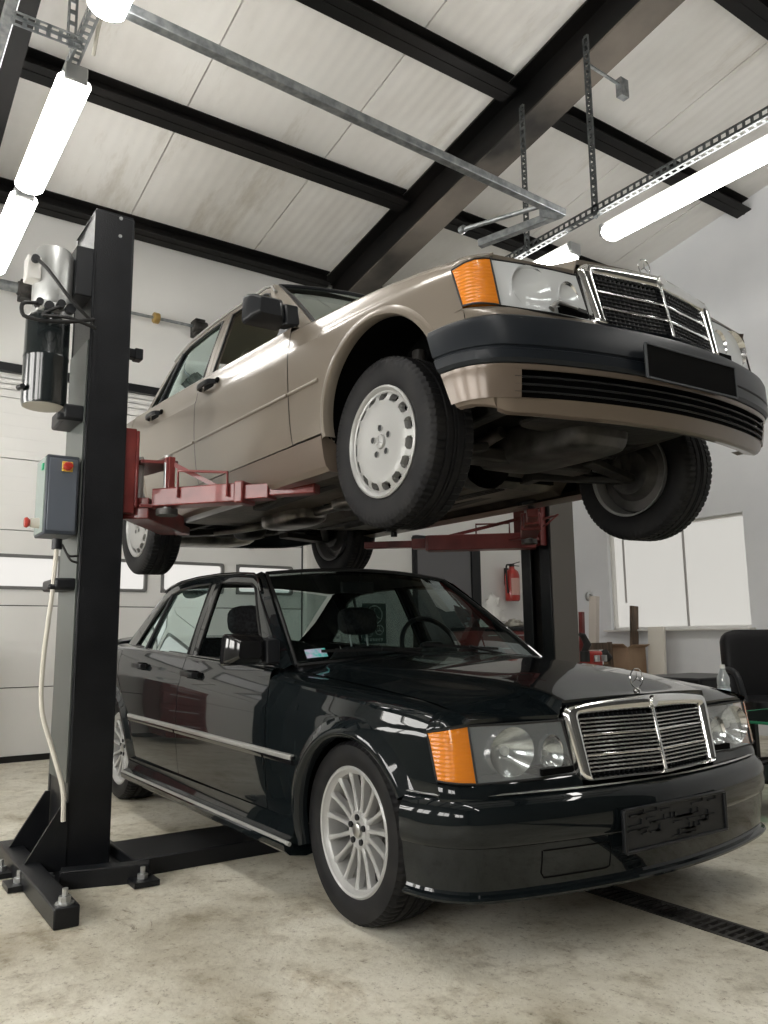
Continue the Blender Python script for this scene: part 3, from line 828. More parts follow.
    if True:
        mb = MB(); mb.grid(rg, closev=True); gr = shift(mb).build('grille', M['chrome'], root, sharp=50)
    mb = MB(); mb.grid([[(gx(y, z) - .032, y, z) for z in (.592, .69, .785)] for y in lin(-.315, .315, 12)]); shift(mb).build('grille_backing', M['hole'], gr)
    mb = MB(); mb.bar((gx(0, .593) + .004, 0, .593), (gx(0, .79) + .004, 0, .79), .013, .012, up=(1, 0, 0)); shift(mb).build('grille_centre_bar', M['chrome'], gr, bevel=.003)
    h0, h1 = .596, .780
    for kk in (1, 2):
        z = lerp(h0, h1, kk / 3); mb = MB()
        for s in (-1, 1): mb.bar((gx(0, z) - .002, 0, z), (gx(.311, z) - .002, s * .311, z), .012, .0085)
        shift(mb).build('grille_bar', M['chrome'], gr, bevel=.002)
    mb = MB()
    for gi in range(3):
        for kk in range(1, 5 if dark else 4):
            z = lerp(h0, h1, (gi + kk / (5 if dark else 4)) / 3)
            for s in (-1, 1): mb.bar((gx(0, z) - .008, 0, z), (gx(.311, z) - .008, s * .311, z), .014, .0042 if dark else .003)
    mt = M['satin'] if dark else M['plastic']
    shift(mb).build('grille_slats', mt, gr, bevel=.001)
    mb = MB()
    for k in range(-15, 16):
        y = k * .0205
        if k: mb.bar((gx(y, .596) - .014, y, .596), (gx(y, .78) - .014, y, .78), .004, .014, up=(1, 0, 0))
    shift(mb).build('grille_fins', M['plastic'] if dark else pbr('grille fin grey', (.05, .05, .05), .4), gr)
    # badge and star
    mb = MB(); mb.lathe([(0, .006), (.016, .006), (.019, .002), (.02, -.006)], 24, c=(gx(0, .812) + .016, 0, .812), axis='x'); shift(mb).build('badge', M['chrome'] if dark else M['satin'], gr)
    mb = MB(); star(mb, (.635, 0, .885), .033, .0018); mb.lathe([(.014, .838), (.012, .846), (.005, .85), (.004, .852)], 16, c=(.635, 0, 0)); shift(mb).build('hood_star', M['chrome'], root)
    # ---- bumpers
    if not dark:
        pth = bumper_path([(.395, .842), (.49, .834), (.575, .802), (.640, .742), (.708, .55), (.758, .28), (.776, 0)], 30)
        mb = MB(); sweep(mb, pth, [(-.075, .548), (-.06, .568), (-.02, .566), (-.004, .556), (.004, .535), (.006, .462), (.0, .458), (.0, .453), (.006, .449), (.004, .42), (-.004, .408), (-.03, .404), (-.06, .404)])
        fz_ = lambda z: tab(z, [(.27, .38), (.41, .22), (.55, .0)])
        mb.v = [((x if x > .62 else .62 - (.62 - x) * (1 - fz_(z))), y, z) for x, y, z in mb.v]
        fb = shift(mb).build('front_bumper', M['bumper'], root, sharp=28)
        mb = MB(); rows = []
        zs = [(-.008, .405), (-.010, .392), (-.012, .388), (-.018, .345), (-.026, .303), (-.03, .298), (-.038, .272), (-.048, .258), (-.062, .252), (-.10, .262)]
        vpth = pth
        def skp(i, j):
            return 2 <= j < 4 and abs(vpth[i][1]) < .70 and abs(vpth[min(i + 1, len(vpth) - 1)][1]) < .70
        def vsec(i, y):
            a = abs(y); rise = .008 * max(0, (a - .5) / .34) + .03 * max(0, (a - .72) / .12) 
            return [(o - .0 * a, z + (rise if z < .3 else 0)) for o, z in zs]
        n_ = len(pth); rr_ = []
        for i, (x, y) in enumerate(pth):
            a = pth[max(0, i - 1)]; b = pth[min(n_ - 1, i + 1)]
            tx, ty = b[0] - a[0], b[1] - a[1]; L = math.hypot(tx, ty); nx, ny = ty / L, -tx / L
            xe = .06 * max(0, (abs(y) - .79) / .05)
            rr_.append([((x + nx * o) if x > .62 else .62 - (.62 - (x + nx * o)) * (1 - fz_(z)), y + ny * o, z) for o, z in vsec(i, y)])
        mb.grid(rr_, skip=skp); va = shift(mb).build('bumper_valance', P2, fb, sharp=30)
        mb = MB(); inner = [p for p in pth if abs(p[1]) < .71]
        sweep(mb, inner, [(-.01, .39), (-.05, .39), (-.05, .30), (-.03, .30)]); shift(mb).build('intake_recess', M['hole'], fb, smooth=False)
        for z in (.322, .345, .368):
            mb = MB(); sweep(mb, inner, [(-.014 - (.39 - z) * .17, z - .003), (-.010 - (.39 - z) * .17, z), (-.014 - (.39 - z) * .17, z + .003), (-.035, z)], closed=True)
            shift(mb).build('intake_slat', M['plastic'], fb)
        mb = MB(); mb.box((.790, 0, .447), (.012, .512, .112)); shift(mb).build('license_plate', M['hole'], fb, bevel=.003)
        mb = MB(); px_ = .795
        for a, b in (((px_, -.258, .390), (px_, .258, .390)), ((px_, -.258, .504), (px_, .258, .504)), ((px_, -.258, .390), (px_, -.258, .504)), ((px_, .258, .390), (px_, .258, .504))): mb.bar(a, b, .008, .006)
        shift(mb).build('plate_frame', pbr('plate frame', (.05, .055, .06), .4), fb)
    else:
        pth = bumper_path([(.405, .848), (.49, .834), (.575, .792), (.635, .72), (.695, .52), (.740, .26), (.755, 0)], 30)
        base = [(-.085, .560), (-.07, .570), (-.045, .572), (-.03, .566), (-.012, .552), (.0, .536), (.006, .518), (.007, .47), (.004, .445), (-.002, .432), (-.006, .428), (-.010, .38), (-.018, .335), (-.022, .308), (-.018, .300), (-.006, .295), (-.002, .288), (-.006, .280), (-.03, .276), (-.09, .285)]
        mb = MB(); sweep(mb, pth, base); fb = shift(mb).build('front_bumper', P, root, sharp=28)
        mb = MB(); sweep(mb, [p for p in pth], [(-.034, .571), (-.030, .5735), (-.024, .570)], closed=True); shift(mb).build('bumper_edge_trim', M['satin'], fb)
        mb = MB(); px_ = .7665
        mb.box((px_ - .008, 0, .437), (.012, .525, .125)); shift(mb).build('plate_holder', M['plastic'], fb, bevel=.003)
        mb = MB()
        for a, b in (((px_, -.262, .375), (px_, .262, .375)), ((px_, -.262, .499), (px_, .262, .499)), ((px_, -.262, .375), (px_, -.262, .499)), ((px_, .262, .375), (px_, .262, .499))): mb.bar(a, b, .012, .010)
        shift(mb).build('plate_holder_rim', M['plastic'], fb, bevel=.003)
        mb = MB(); rnd = random.Random(3)
        for _ in range(34):
            y = rnd.uniform(-.23, .2); z = rnd.choice([.393, .407, .421, .435, .449, .463, .480]); w = rnd.uniform(.02, .07)
            mb.box((px_, y, z), (.006, w, .005)); 
            if rnd.random() < .6: mb.box((px_, y + w / 2, z + .008), (.006, .005, .02))
        shift(mb).build('plate_holder_ribs', M['plastic'], fb)
        mb = MB()   # tow hook cover
        rows = []
        srt = sorted([(p[1], p[0]) for p in pth]); sf = lambda y, z: (tab(y, srt) - tab(z, [(.335, .0185), (.38, .011), (.428, .006)]) + .0005, y, z)
        lp_ = [sf(y, .408) for y in lin(-.53, -.29, 8)] + [sf(-.285, z) for z in (.39, .36, .335)] + [sf(y, .33) for y in lin(-.30, -.525, 8)] + [sf(-.535, z) for z in (.345, .38, .408)]
        mb.tube(lp_, .0022, 6); shift(mb).build('tow_eye_cover', M['hole'], fb)
    # ---- wipers
    for y0, y1 in ((.45, -.08), (-.05, -.60)):
        mb = MB()
        a = ws(.0, y0 / .72); b = ws(.06, lerp(y0, y1, .5) / .72); c = ws(.075, y1 / .72)
        mb.tube([(a[0] + .02, a[1], a[2]), (b[0] + .02, b[1], b[2] + .012)], .007, 6); d = ws(.10, y1 / .72); e = ws(.06, lerp(y0, y1, .1) / .72)
        mb.bar((e[0] + .012, e[1], e[2] + .004), (d[0] + .012, d[1], d[2] + .004), .008, .012)
        shift(mb).build('wiper', M['seal'], root)
    # ---- interior
    mb = MB(); mb.box((-.72, 0, .87), (.36, 1.36, .12)); cushion(mb, (-.70, .34, .945), (.3, .42, .08)); shift(mb).build('dashboard', M['seat'], root, bevel=.02)
    mb = MB(); R = Euler((0, math.radians(-24), 0)).to_matrix()
    mb.tube([Vector((-.98, .36, .96)) + R @ Vector((0, .19 * math.cos(t), .19 * math.sin(t))) for t in [2 * PI * k / 32 for k in range(33)]], .014, 8, cap=False)
    cushion(mb, (-.975, .36, .95), (.05, .16, .12)); mb.bar((-.98, .18, .955), (-.98, .54, .955), .03, .015); mb.tube([(-.97, .36, .95), (-.78, .36, .88)], .03, 10)
    shift(mb).build('steering_wheel', M['plastic'], root)
    smat = M['seat'] if dark else M['trimtan']
    for y in (-.36, .36):
        mb = MB(); cushion(mb, (-1.35, y, .52), (.5, .5, .16)); 
        st = shift(mb).build('front_seat', smat, root)
        mb = MB(); cushion(mb, (-1.60, y, .72), (.14, .5, .54), Euler((0, math.radians(-16), 0))); shift(mb).build('seat_back', smat, st)
        mb = MB(); cushion(mb, (-1.72, y, 1.135), (.10, .27, .17), Euler((0, math.radians(-8), 0)), k=3.2); shift(mb).build('headrest', smat, st)
        mb = MB()
        for dy in (-.06, .06): mb.tube([(-1.72, y + dy, 1.08), (-1.69, y + dy, .95)], .006, 6)
        shift(mb).build('headrest_posts', M['steel'], st)
    mb = MB(); cushion(mb, (-2.28, 0, .52), (.5, 1.25, .2)); cushion(mb, (-2.58, 0, .79), (.16, 1.25, .5), Euler((0, math.radians(-22), 0))); shift(mb).build('rear_bench', smat, root)
    mb = MB(); mb.box((-2.82, 0, .965), (.32, 1.22, .02)); shift(mb).build('parcel_shelf', M['seat'], root)
    mb = MB(); mb.box((-1.16, 0, 1.30), (.02, .2, .06)); mb.tube([(-1.15, 0, 1.33), (-1.12, 0, 1.37)], .006, 6); shift(mb).build('interior_mirror', M['plastic'], root, bevel=.01)
    for s in (-1, 1):      # inner door cards
        mb = MB(); rows = [[(x, s * (.74 if z < .9 else .735), z) for z in (.3, .6, .9, .935)] for x in lin(-2.6, -.6, 8)]
        mb.grid(rows); shift(mb).build('door_card', smat, root)
    mb = MB(); rows = []      # headliner
    for i in range(9):
        x = lerp(-1.2, -2.42, i / 8); rows.append([(x, yn * (G(max(x, -2.44), rz(max(-2.44, min(-1.17, x)))) - .03), rz(max(-2.44, min(-1.17, x))) - .012 + .03 * (1 - yn * yn)) for yn in [-1 + j / 6 for j in range(13)]])
    mb.grid(rows); shift(mb).build('headliner', M['seat'] if dark else M['trimtan'], root)
    # ---- underside
    mb = MB(); rows = []
    for x in (-.42, -.5, -1.0, -1.6, -2.2, -2.3):
        zz = .27 if x < -.45 else .36
        rows.append([(x, y, zz + dz) for y, dz in ((-.80, .06), (-.74, -.015), (-.70, .012), (-.62, .0), (-.45, -.004), (-.35, .0), (-.20, .0), (-.14, .09), (0, .12), (.14, .09), (.20, 0), (.35, .0), (.45, -.004), (.62, 0), (.70, .012), (.74, -.015), (.80, .06))])
    mb.grid(rows); shift(mb).build('floor_pan', M['under2'], root, sharp=30)
    mb = MB(); rows = []
    for x, z in ((-2.3, .28), (-2.4, .45), (-2.95, .48), (-3.05, .34), (-3.55, .36)):
        rows.append([(x, y, z) for y in lin(-.6, .6, 6)])
    mb.grid(rows)
    mb.box((-3.25, 0, .36), (.5, .62, .16)); shift(mb).build('boot_floor', M['under'], root, bevel=.02)
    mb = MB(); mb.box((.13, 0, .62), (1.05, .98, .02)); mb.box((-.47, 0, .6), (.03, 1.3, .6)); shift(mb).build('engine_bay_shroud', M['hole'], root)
    for s in (-1, 1):
        mb = MB(); mb.bar((.58, s * .46, .42), (-.5, s * .46, .34), .07, .10); mb.bar((-.5, s * .46, .30), (-1.5, s * .50, .268), .08, .05); shift(mb).build('chassis_rail', M['under'], root, bevel=.01)
        # front control arm, hub carrier, strut, tie rod
        mb = MB(); mb.bar((.06, s * .30, .30), (.05, s * .64, .235), .06, .035); mb.bar((-.30, s * .34, .29), (.05, s * .62, .235), .045, .03); cushion(mb, (.05, s * .64, .25), (.09, .07, .09), k=3); shift(mb).build('control_arm', M['under'], root, bevel=.006)
        mb = MB(); mb.tube([(.04, s * .61, .28), (.0, s * .56, .66)], .028, 12); rows = []
        mb.tube([(.03 + .055 * math.cos(t), s * (.42 + .0) + .055 * math.sin(t), .29 + t * .0052) for t in [k * .35 for k in range(100)]], .0075, 6)
        shift(mb).build('front_strut', M['under'], root)
        mb = MB(); mb.tube([(-.12, s * .25, .33), (-.09, s * .62, .27)], .011, 8); cushion(mb, (-.09, s * .63, .27), (.04, .04, .05), k=2); shift(mb).build('tie_rod', M['cast'], root)
        # rear arms, half shaft, spring
        mb = MB(); mb.bar((-2.30, s * .38, .30), (-2.62, s * .60, .24), .05, .04); mb.bar((-2.62, s * .25, .26), (-2.66, s * .62, .235), .11, .035); mb.tube([(-2.88, s * .3, .33), (-2.72, s * .62, .30)], .014, 8); shift(mb).build('rear_control_arm', M['under'], root, bevel=.006)
        mb = MB(); mb.tube([(-2.64, s * .12, .31), (-2.64, s * .62, .30)], .018, 10)
        for y in (.16, .56): mb.lathe([(.0, -.05), (.04, -.05), (.045, -.02), (.04, 0), (.044, .02), (.03, .05), (0, .05)], 18, c=(-2.64, s * y, .305), axis='y')
        shift(mb).build('half_shaft', M['under'], root)
        mb = MB(); mb.tube([(-2.60 + .05 * math.cos(t), s * .47 + .05 * math.sin(t), .26 + t * .0058) for t in [k * .35 for k in range(100)]], .007, 6); mb.tube([(-2.74, s * .52, .27), (-2.72, s * .50, .6)], .022, 10); shift(mb).build('rear_spring', M['under'], root)
        # jack point / pad plug
        for x in (-.72, -1.98):
            mb = MB(); mb.box((x, s * .735, .245), (.12, .06, .03)); shift(mb).build('jacking_block', M['seal'], root, bevel=.005)
    mb = MB(); mb.bar((-.02, -.36, .285), (-.02, .36, .285), .11, .06); mb.bar((.0, -.48, .36), (-.02, -.34, .30), .10, .05); mb.bar((.0, .48, .36), (-.02, .34, .30), .10, .05); shift(mb).build('front_subframe', M['under'], root, bevel=.012)
    mb = MB(); cushion(mb, (.12, .0, .33), (.62, .34, .16), k=5); mb.box((.10, 0, .50), (.68, .30, .26)); shift(mb).build('engine_sump', M['cast'], root, bevel=.02)
    mb = MB(); cushion(mb, (.42, .02, .345), (.34, .74, .03), k=6); shift(mb).build('undertray', M['under'], root)
    mb = MB(); mb.lathe([(.0, .30), (.06, .28), (.085, .1), (.10, -.05), (.13, -.2), (.165, -.3), (.165, -.36)], 20, c=(-.62, 0, .37), axis='x', rot=Matrix.Rotation(PI, 3, 'Z')); shift(mb).build('gearbox', M['cast'], root)
    mb = MB(); mb.tube([(-.9, 0, .36), (-1.6, 0, .345), (-2.45, 0, .33)], .03, 14); mb.lathe([(0, -.02), (.055, -.02), (.055, .02), (0, .02)], 18, c=(-1.6, 0, .345), axis='x'); shift(mb).build('propeller_shaft', M['under'], root)
    mb = MB(); cushion(mb, (-2.64, 0, .315), (.26, .2, .19), k=3); mb.bar((-2.42, -.42, .315), (-2.42, .42, .315), .08, .06); mb.bar((-2.8, -.34, .33), (-2.8, .34, .33), .06, .05); mb.bar((-2.42, -.40, .315), (-2.8, -.32, .33), .06, .05); mb.bar((-2.42, .40, .315), (-2.8, .32, .33), .06, .05); shift(mb).build('rear_axle_carrier', M['under'], root, bevel=.012)
    mb = MB(); mb.tube([(.1, -.24, .36), (-.2, -.25, .30), (-.5, -.20, .265), (-.95, -.16, .255), (-1.5, -.16, .25), (-2.05, -.16, .25), (-2.4, -.24, .25), (-2.75, -.3, .27), (-3.1, -.28, .30)], .024, 12, smooth=50)
    mb.tube([(.1, -.24, .36), (-.2, -.22, .29), (-.5, -.12, .27), (-.95, -.10, .26)], .02, 12, smooth=20)
    ex = shift(mb).build('exhaust_pipe', M['exh'], root)
    mb = MB(); cushion(mb, (-1.72, -.17, .255), (.52, .24, .13), k=3.5); shift(mb).build('muffler', M['exh'], ex); mb = MB(); cushion(mb, (-3.22, -.1, .32), (.34, .8, .19), k=3.5); shift(mb).build('muffler', M['exh'], ex)
    mb = MB(); cushion(mb, (-1.05, -.19, .262), (.34, .13, .10), k=3); shift(mb).build('catalyst', M['exh'], ex)
    mb = MB()
    for y in (.28, .31, .34): mb.tube([(-.5, y, .262), (-1.3, y, .258), (-2.25, y + .03, .262)], .005, 6)
    mb.box((-1.75, .42, .255), (.4, .18, .05)); shift(mb).build('brake_lines', M['cast'], root)
    mb = MB(); cushion(mb, (.47, -.02, .50), (.06, .62, .34), k=6); shift(mb).build('radiator', M['under'], root)
    return root

def fit_wheels(root, proto, xf, xr, zf, zr, yf, yr, camber=0):
    first = True
    for x, z, y in ((xf, zf, yf), (xr, zr, yr)):
        for s in (-1, 1):
            w = proto if first else copytree(proto, root); first = False
            w.parent = root; w.location = (x, s * y, z + ZO); w.rotation_euler = (math.radians(camber) * s, random.uniform(0, .0) + (0 if s < 0 else .4), 0 if s < 0 else PI)

tan = make_car('tan')
tag(tan, 'beige sedan raised on the red lift arms above the other car', 'car')
fit_wheels(tan, wheel_disc(tan), .045, -2.575, .275, .285, .70, .71, 0)
# pose of the raised body
RZ, RY, RX = math.radians(.906), math.radians(.169), math.radians(1.72)
Rm = Matrix.Rotation(RZ, 3, 'Z') @ Matrix.Rotation(RY, 3, 'Y') @ Matrix.Rotation(RX, 3, 'X')
T = Vector((.11233781, .05028533, 1.47507135)) + Rm @ Vector((0, 0, .08)) + Vector((0, 0, ZO))
tan.location = T; tan.rotation_euler = Rm.to_euler()
drk = make_car('dark')
tag(drk, 'dark graphite sedan parked on the floor under the raised car', 'car')
fit_wheels(drk, wheel_multi(drk), .045, -2.62, .382, .382, .702, .71, 0)
# ------------------------------------------------------------------ the garage
XB, XF, YL, YR = -4.62, 5.6, -4.7, 5.0
def rzf(x): return 5.67 + .175 * x + ZO        # roof underside
def struct(o): o['kind'] = 'structure'; return o
def Bx(name, c, d, mat, parent=None, rot=None, bevel=0, taper=1.0):
    mb = MB(); mb.box((0, 0, 0), d, rot, taper); 
    mb.v = [(x + c[0], y + c[1], z + c[2] + ZO) for x, y, z in mb.v]
    return mb.build(name, mat, parent, bevel=bevel)

# floor: stained, slightly polished concrete
mf = pbr('stained concrete', (.5, .48, .43), .5); N, L, b = nodes(mf)
tc = N.new('ShaderNodeTexCoord')
def noise(sc, det=6, rough=.6, dist=0):
    n = N.new('ShaderNodeTexNoise'); n.inputs['Scale'].default_value = sc; n.inputs['Detail'].default_value = det; n.inputs['Roughness'].default_value = rough; n.inputs['Distortion'].default_value = dist
    L.new(tc.outputs['Object'], n.inputs['Vector']); return n
def ramp(src, stops):
    r = N.new('ShaderNodeValToRGB'); r.color_ramp.elements[0].position = stops[0][0]; r.color_ramp.elements[0].color = (*stops[0][1], 1)
    r.color_ramp.elements[1].position = stops[-1][0]; r.color_ramp.elements[1].color = (*stops[-1][1], 1)
    for p, c in stops[1:-1]:
        e = r.color_ramp.elements.new(p); e.color = (*c, 1)
    L.new(src, r.inputs[0]); return r
def mixc(a, b2, f, mode='MULTIPLY', fac=None):
    m = N.new('ShaderNodeMix'); m.data_type = 'RGBA'; m.blend_type = mode
    if fac is not None: m.inputs[0].default_value = fac
    else: L.new(f, m.inputs[0])
    L.new(a, m.inputs[6]); L.new(b2, m.inputs[7]); return m.outputs[2]
r1 = ramp(noise(1.1, 8, .65, .4).outputs['Fac'], [(.3, (.40, .36, .27)), (.5, (.66, .63, .53)), (.68, (.84, .81, .71))])
r2 = ramp(noise(7, 9, .7).outputs['Fac'], [(.33, (.52, .48, .41)), (.47, (.93, .92, .9)), (.6, (1, 1, 1))])
r3 = ramp(noise(2.6, 7, .75, .8).outputs['Fac'], [(.30, (.30, .25, .19)), (.385, (.8, .76, .7)), (.46, (1, 1, 1))])
r4 = ramp(noise(30, 7, .8).outputs['Fac'], [(.34, (.35, .31, .26)), (.44, (.95, .94, .93)), (.5, (1, 1, 1))])
c = mixc(r1.outputs[0], r2.outputs[0], None, fac=.8); c = mixc(c, r3.outputs[0], None, fac=.75); c = mixc(c, r4.outputs[0], None, fac=.85)
r5 = ramp(noise(75, 4, .75).outputs['Fac'], [(.32, (.3, .27, .22)), (.40, (1, 1, 1))]); c = mixc(c, r5.outputs[0], None, fac=.8)
r6 = ramp(noise(5.5, 9, .8, 1.2).outputs['Fac'], [(.335, (.16, .13, .10)), (.365, (.7, .66, .6)), (.40, (1, 1, 1))]); c = mixc(c, r6.outputs[0], None, fac=.8)
L.new(c, b.inputs['Base Color'])
rr = ramp(noise(2.2, 6).outputs['Fac'], [(.35, (.28, .28, .28)), (.65, (.62, .62, .62))]); L.new(rr.outputs[0], b.inputs['Roughness'])
bp = N.new('ShaderNodeBump'); bp.inputs['Strength'].default_value = .5; bp.inputs['Distance'].default_value = .006
L.new(noise(45, 6, .7).outputs['Fac'], bp.inputs['Height']); L.new(bp.outputs[0], b.inputs['Normal'])
# the drain channel runs along x near y=.2, ahead of x=-.6: floor in pieces around it
DY0, DY1, DX0 = .105, .245, -1.6
mb = MB()
def slab(x0, x1, y0, y1): mb.box(((x0 + x1) / 2, (y0 + y1) / 2, -.10), (x1 - x0, y1 - y0, .2))
def flat(x0, x1, y0, y1):
    n = len(mb.v); mb.v += [(x0, y0, 0), (x1, y0, 0), (x1, y1, 0), (x0, y1, 0)]; mb.face((n, n + 1, n + 2, n + 3))
flat(XB - .1, XF, YL, DY0); flat(XB - .1, XF, DY1, YR + .1); flat(XB - .1, DX0, DY0, DY1)
n0 = len(mb.v)
for y in (DY0, DY1):
    n = len(mb.v); mb.v += [(DX0, y, 0), (XF, y, 0), (XF, y, -.12), (DX0, y, -.12)]; mb.face((n, n + 1, n + 2, n + 3))
n = len(mb.v); mb.v += [(DX0, DY0, -.12), (XF, DY0, -.12), (XF, DY1, -.12), (DX0, DY1, -.12)]; mb.face((n, n + 1, n + 2, n + 3))
struct(mb.build('floor', mf, smooth=False))
rg_ = empty('drain_grate', (0, 0, 0)); tag(rg_, 'long dark slotted drain grate set in the floor ahead of the dark car', 'drain grate')
mb = MB()
for y in (DY0 + .008, DY1 - .008): mb.bar((DX0, y, -.004), (XF - .1, y, -.004), .014, .014)
mb.build('grate_frame', M['cast'], rg_)
mb = MB(); x = DX0 + .02
while x < XF - .12:
    mb.box((x, (DY0 + DY1) / 2, -.006), (.012, DY1 - DY0 - .02, .012)); x += .032
mb.bar((DX0, (DY0 + DY1) / 2, -.009), (XF - .1, (DY0 + DY1) / 2, -.009), .008, .01)
gb = mb.build('grate_bars', M['cast'], rg_)

# walls
mw = noisy(pbr('cool white plaster', (.6, .62, .64), .8), (.72, .735, .76), (.79, .80, .82), 1.2, 5, .35, .65, .1, 60)
mwb = noisy(pbr('sandwich panel wall', (.66, .66, .64), .55), (.76, .755, .73), (.82, .815, .79), .9, 4, .35, .65)
def wall_poly(name, pts, mat, quads):
    mb = MB()
    for q in quads:
        n = len(mb.v); mb.v += q; mb.face((n, n + 1, n + 2, n + 3))
    return struct(mb.build(name, mat, smooth=False))
# right wall with window opening
wx0, wx1, wz0, wz1 = -3.62, -1.93, 1.09 + ZO, 2.22 + ZO
def vert_wall(y, xs, zs_fn, hole):
    quads = []
    for x0, x1 in zip(xs, xs[1:]):
        if hole and x0 >= hole[0] - 1e-6 and x1 <= hole[1] + 1e-6:
            quads.append([(x0, y, 0), (x1, y, 0), (x1, y, hole[2]), (x0, y, hole[2])])
            quads.append([(x0, y, hole[3]), (x1, y, hole[3]), (x1, y, zs_fn(x1)), (x0, y, zs_fn(x0))])
        else: quads.append([(x0, y, 0), (x1, y, 0), (x1, y, zs_fn(x1)), (x0, y, zs_fn(x0))])
    return quads
wall_poly('wall_right', None, mw, vert_wall(YR, [XB, wx0, wx1, XF], rzf, (wx0, wx1, wz0, wz1)) + [
    [(wx0, YR, wz0), (wx1, YR, wz0), (wx1, YR + .14, wz0), (wx0, YR + .14, wz0)], [(wx0, YR, wz1), (wx1, YR, wz1), (wx1, YR + .14, wz1), (wx0, YR + .14, wz1)],
    [(wx0, YR, wz0), (wx0, YR, wz1), (wx0, YR + .14, wz1), (wx0, YR + .14, wz0)], [(wx1, YR, wz0), (wx1, YR, wz1), (wx1, YR + .14, wz1), (wx1, YR + .14, wz0)]])
wn = empty('window_1', ((wx0 + wx1) / 2, YR, wz0)); struct(wn)
def inw(o): o.location = (-wn.location.x, -wn.location.y, -wn.location.z); return o
mb = MB(); mb.box(((wx0 + wx1) / 2, YR + .10, (wz0 + wz1) / 2), (wx1 - wx0, .01, wz1 - wz0)); inw(mb.build('window_blind', M['blind'], wn))
mb = MB()
for a, b2 in (((wx0, wz0), (wx1, wz0)), ((wx0, wz1), (wx1, wz1)), ((wx0, wz0), (wx0, wz1)), ((wx1, wz0), (wx1, wz1))): mb.bar((a[0], YR + .07, a[1]), (b2[0], YR + .07, b2[1]), .05, .05)
inw(mb.build('window_frame', M['white'], wn))
mb = MB(); xm = lerp(wx0, wx1, .56); mb.bar((xm, YR + .08, wz0), (xm, YR + .08, wz1), .016, .02); mb.bar((wx0 + .16, YR + .08, wz0 + .3), (wx0 + .16, YR + .08, wz1), .012, .02); inw(mb.build('blind_joint', pbr('window mullion', (.42, .41, .4), .5), wn))
mb = MB(); mb.box(((wx0 + wx1) / 2, YR - .02, wz0 - .012), (wx1 - wx0 + .08, .16, .022)); inw(mb.build('window_sill', M['white'], wn, bevel=.004))
# left wall and front wall with daylight windows (behind the camera)
lw = [(-3.6, -2.2), (-1.4, 0.0), (.8, 2.2), (3.0, 4.4)]
mbq = []
xs = sorted([XB, XF] + [v for w in lw for v in w])
for x0, x1 in zip(xs, xs[1:]):
    hole = any(abs(x0 - a) < 1e-6 for a, b2 in lw)
    if hole:
        mbq.append([(x0, YL, 0), (x1, YL, 0), (x1, YL, 1.2), (x0, YL, 1.2)]); mbq.append([(x0, YL, 2.5), (x1, YL, 2.5), (x1, YL, rzf(x1)), (x0, YL, rzf(x0))])
    else: mbq.append([(x0, YL, 0), (x1, YL, 0), (x1, YL, rzf(x1)), (x0, YL, rzf(x0))])
wall_poly('wall_left', None, noisy(pbr('darkened grey plaster', (.3, .3, .3), .8), (.26, .26, .25), (.33, .33, .32), 1.2), mbq)  # unseen wall, colour darkened to deepen reflections in the dark car
for i, (a, b2) in enumerate(lw):
    w = empty('window_%d' % (i + 2), ((a + b2) / 2, YL, 1.2)); struct(w); hw_ = (b2 - a) / 2
    mb = MB(); mb.box((0, -.06, .65), (b2 - a, .01, 1.3)); mb.build('window_pane', M['pane'], w)
    mb = MB()
    for p, q in (((-hw_, 0), (hw_, 0)), ((-hw_, 1.3), (hw_, 1.3)), ((-hw_, 0), (-hw_, 1.3)), ((hw_, 0), (hw_, 1.3)), ((0, 0), (0, 1.3))): mb.bar((p[0], -.03, p[1]), (q[0], -.03, q[1]), .06, .06)
    mb.build('window_frame', M['white'], w)
wall_poly('wall_front', None, noisy(pbr('darkened wall', (.1, .1, .1), .8), (.07, .07, .07), (.10, .10, .095), 1.2), [[(XF, YL, 0), (XF, YR, 0), (XF, YR, rzf(XF)), (XF, YL, rzf(XF))]])  # out-of-view wall kept dark so black post and car fronts reflect less
# back wall with sectional door opening (y -3.4..1.58, z 0..3.22)
DYa, DYb, DZ = -3.4, 1.56, 3.30 + ZO
wall_poly('wall_back', None, mwb, [
    [(XB, YL, 0), (XB, DYa, 0), (XB, DYa, rzf(XB)), (XB, YL, rzf(XB))], [(XB, DYb, 0), (XB, YR, 0), (XB, YR, rzf(XB)), (XB, DYb, rzf(XB))],
    [(XB, DYa, DZ), (XB, DYb, DZ), (XB, DYb, rzf(XB)), (XB, DYa, rzf(XB))]])
dr_ = empty('door_1', (XB, (DYa + DYb) / 2, 0)); struct(dr_)
def ind(o): o.location = (-XB, -(DYa + DYb) / 2, 0); return o
XD = XB - .05
winy = [(-3.56 + .735 * k, -3.56 + .735 * k + .61) for k in range(1, 7)]
winy = [(.85 - .735 * k, 1.46 - .735 * k) for k in range(0, 6)]
pz = [0.02, .58, 1.24, 1.86, 2.46, 2.98, DZ]
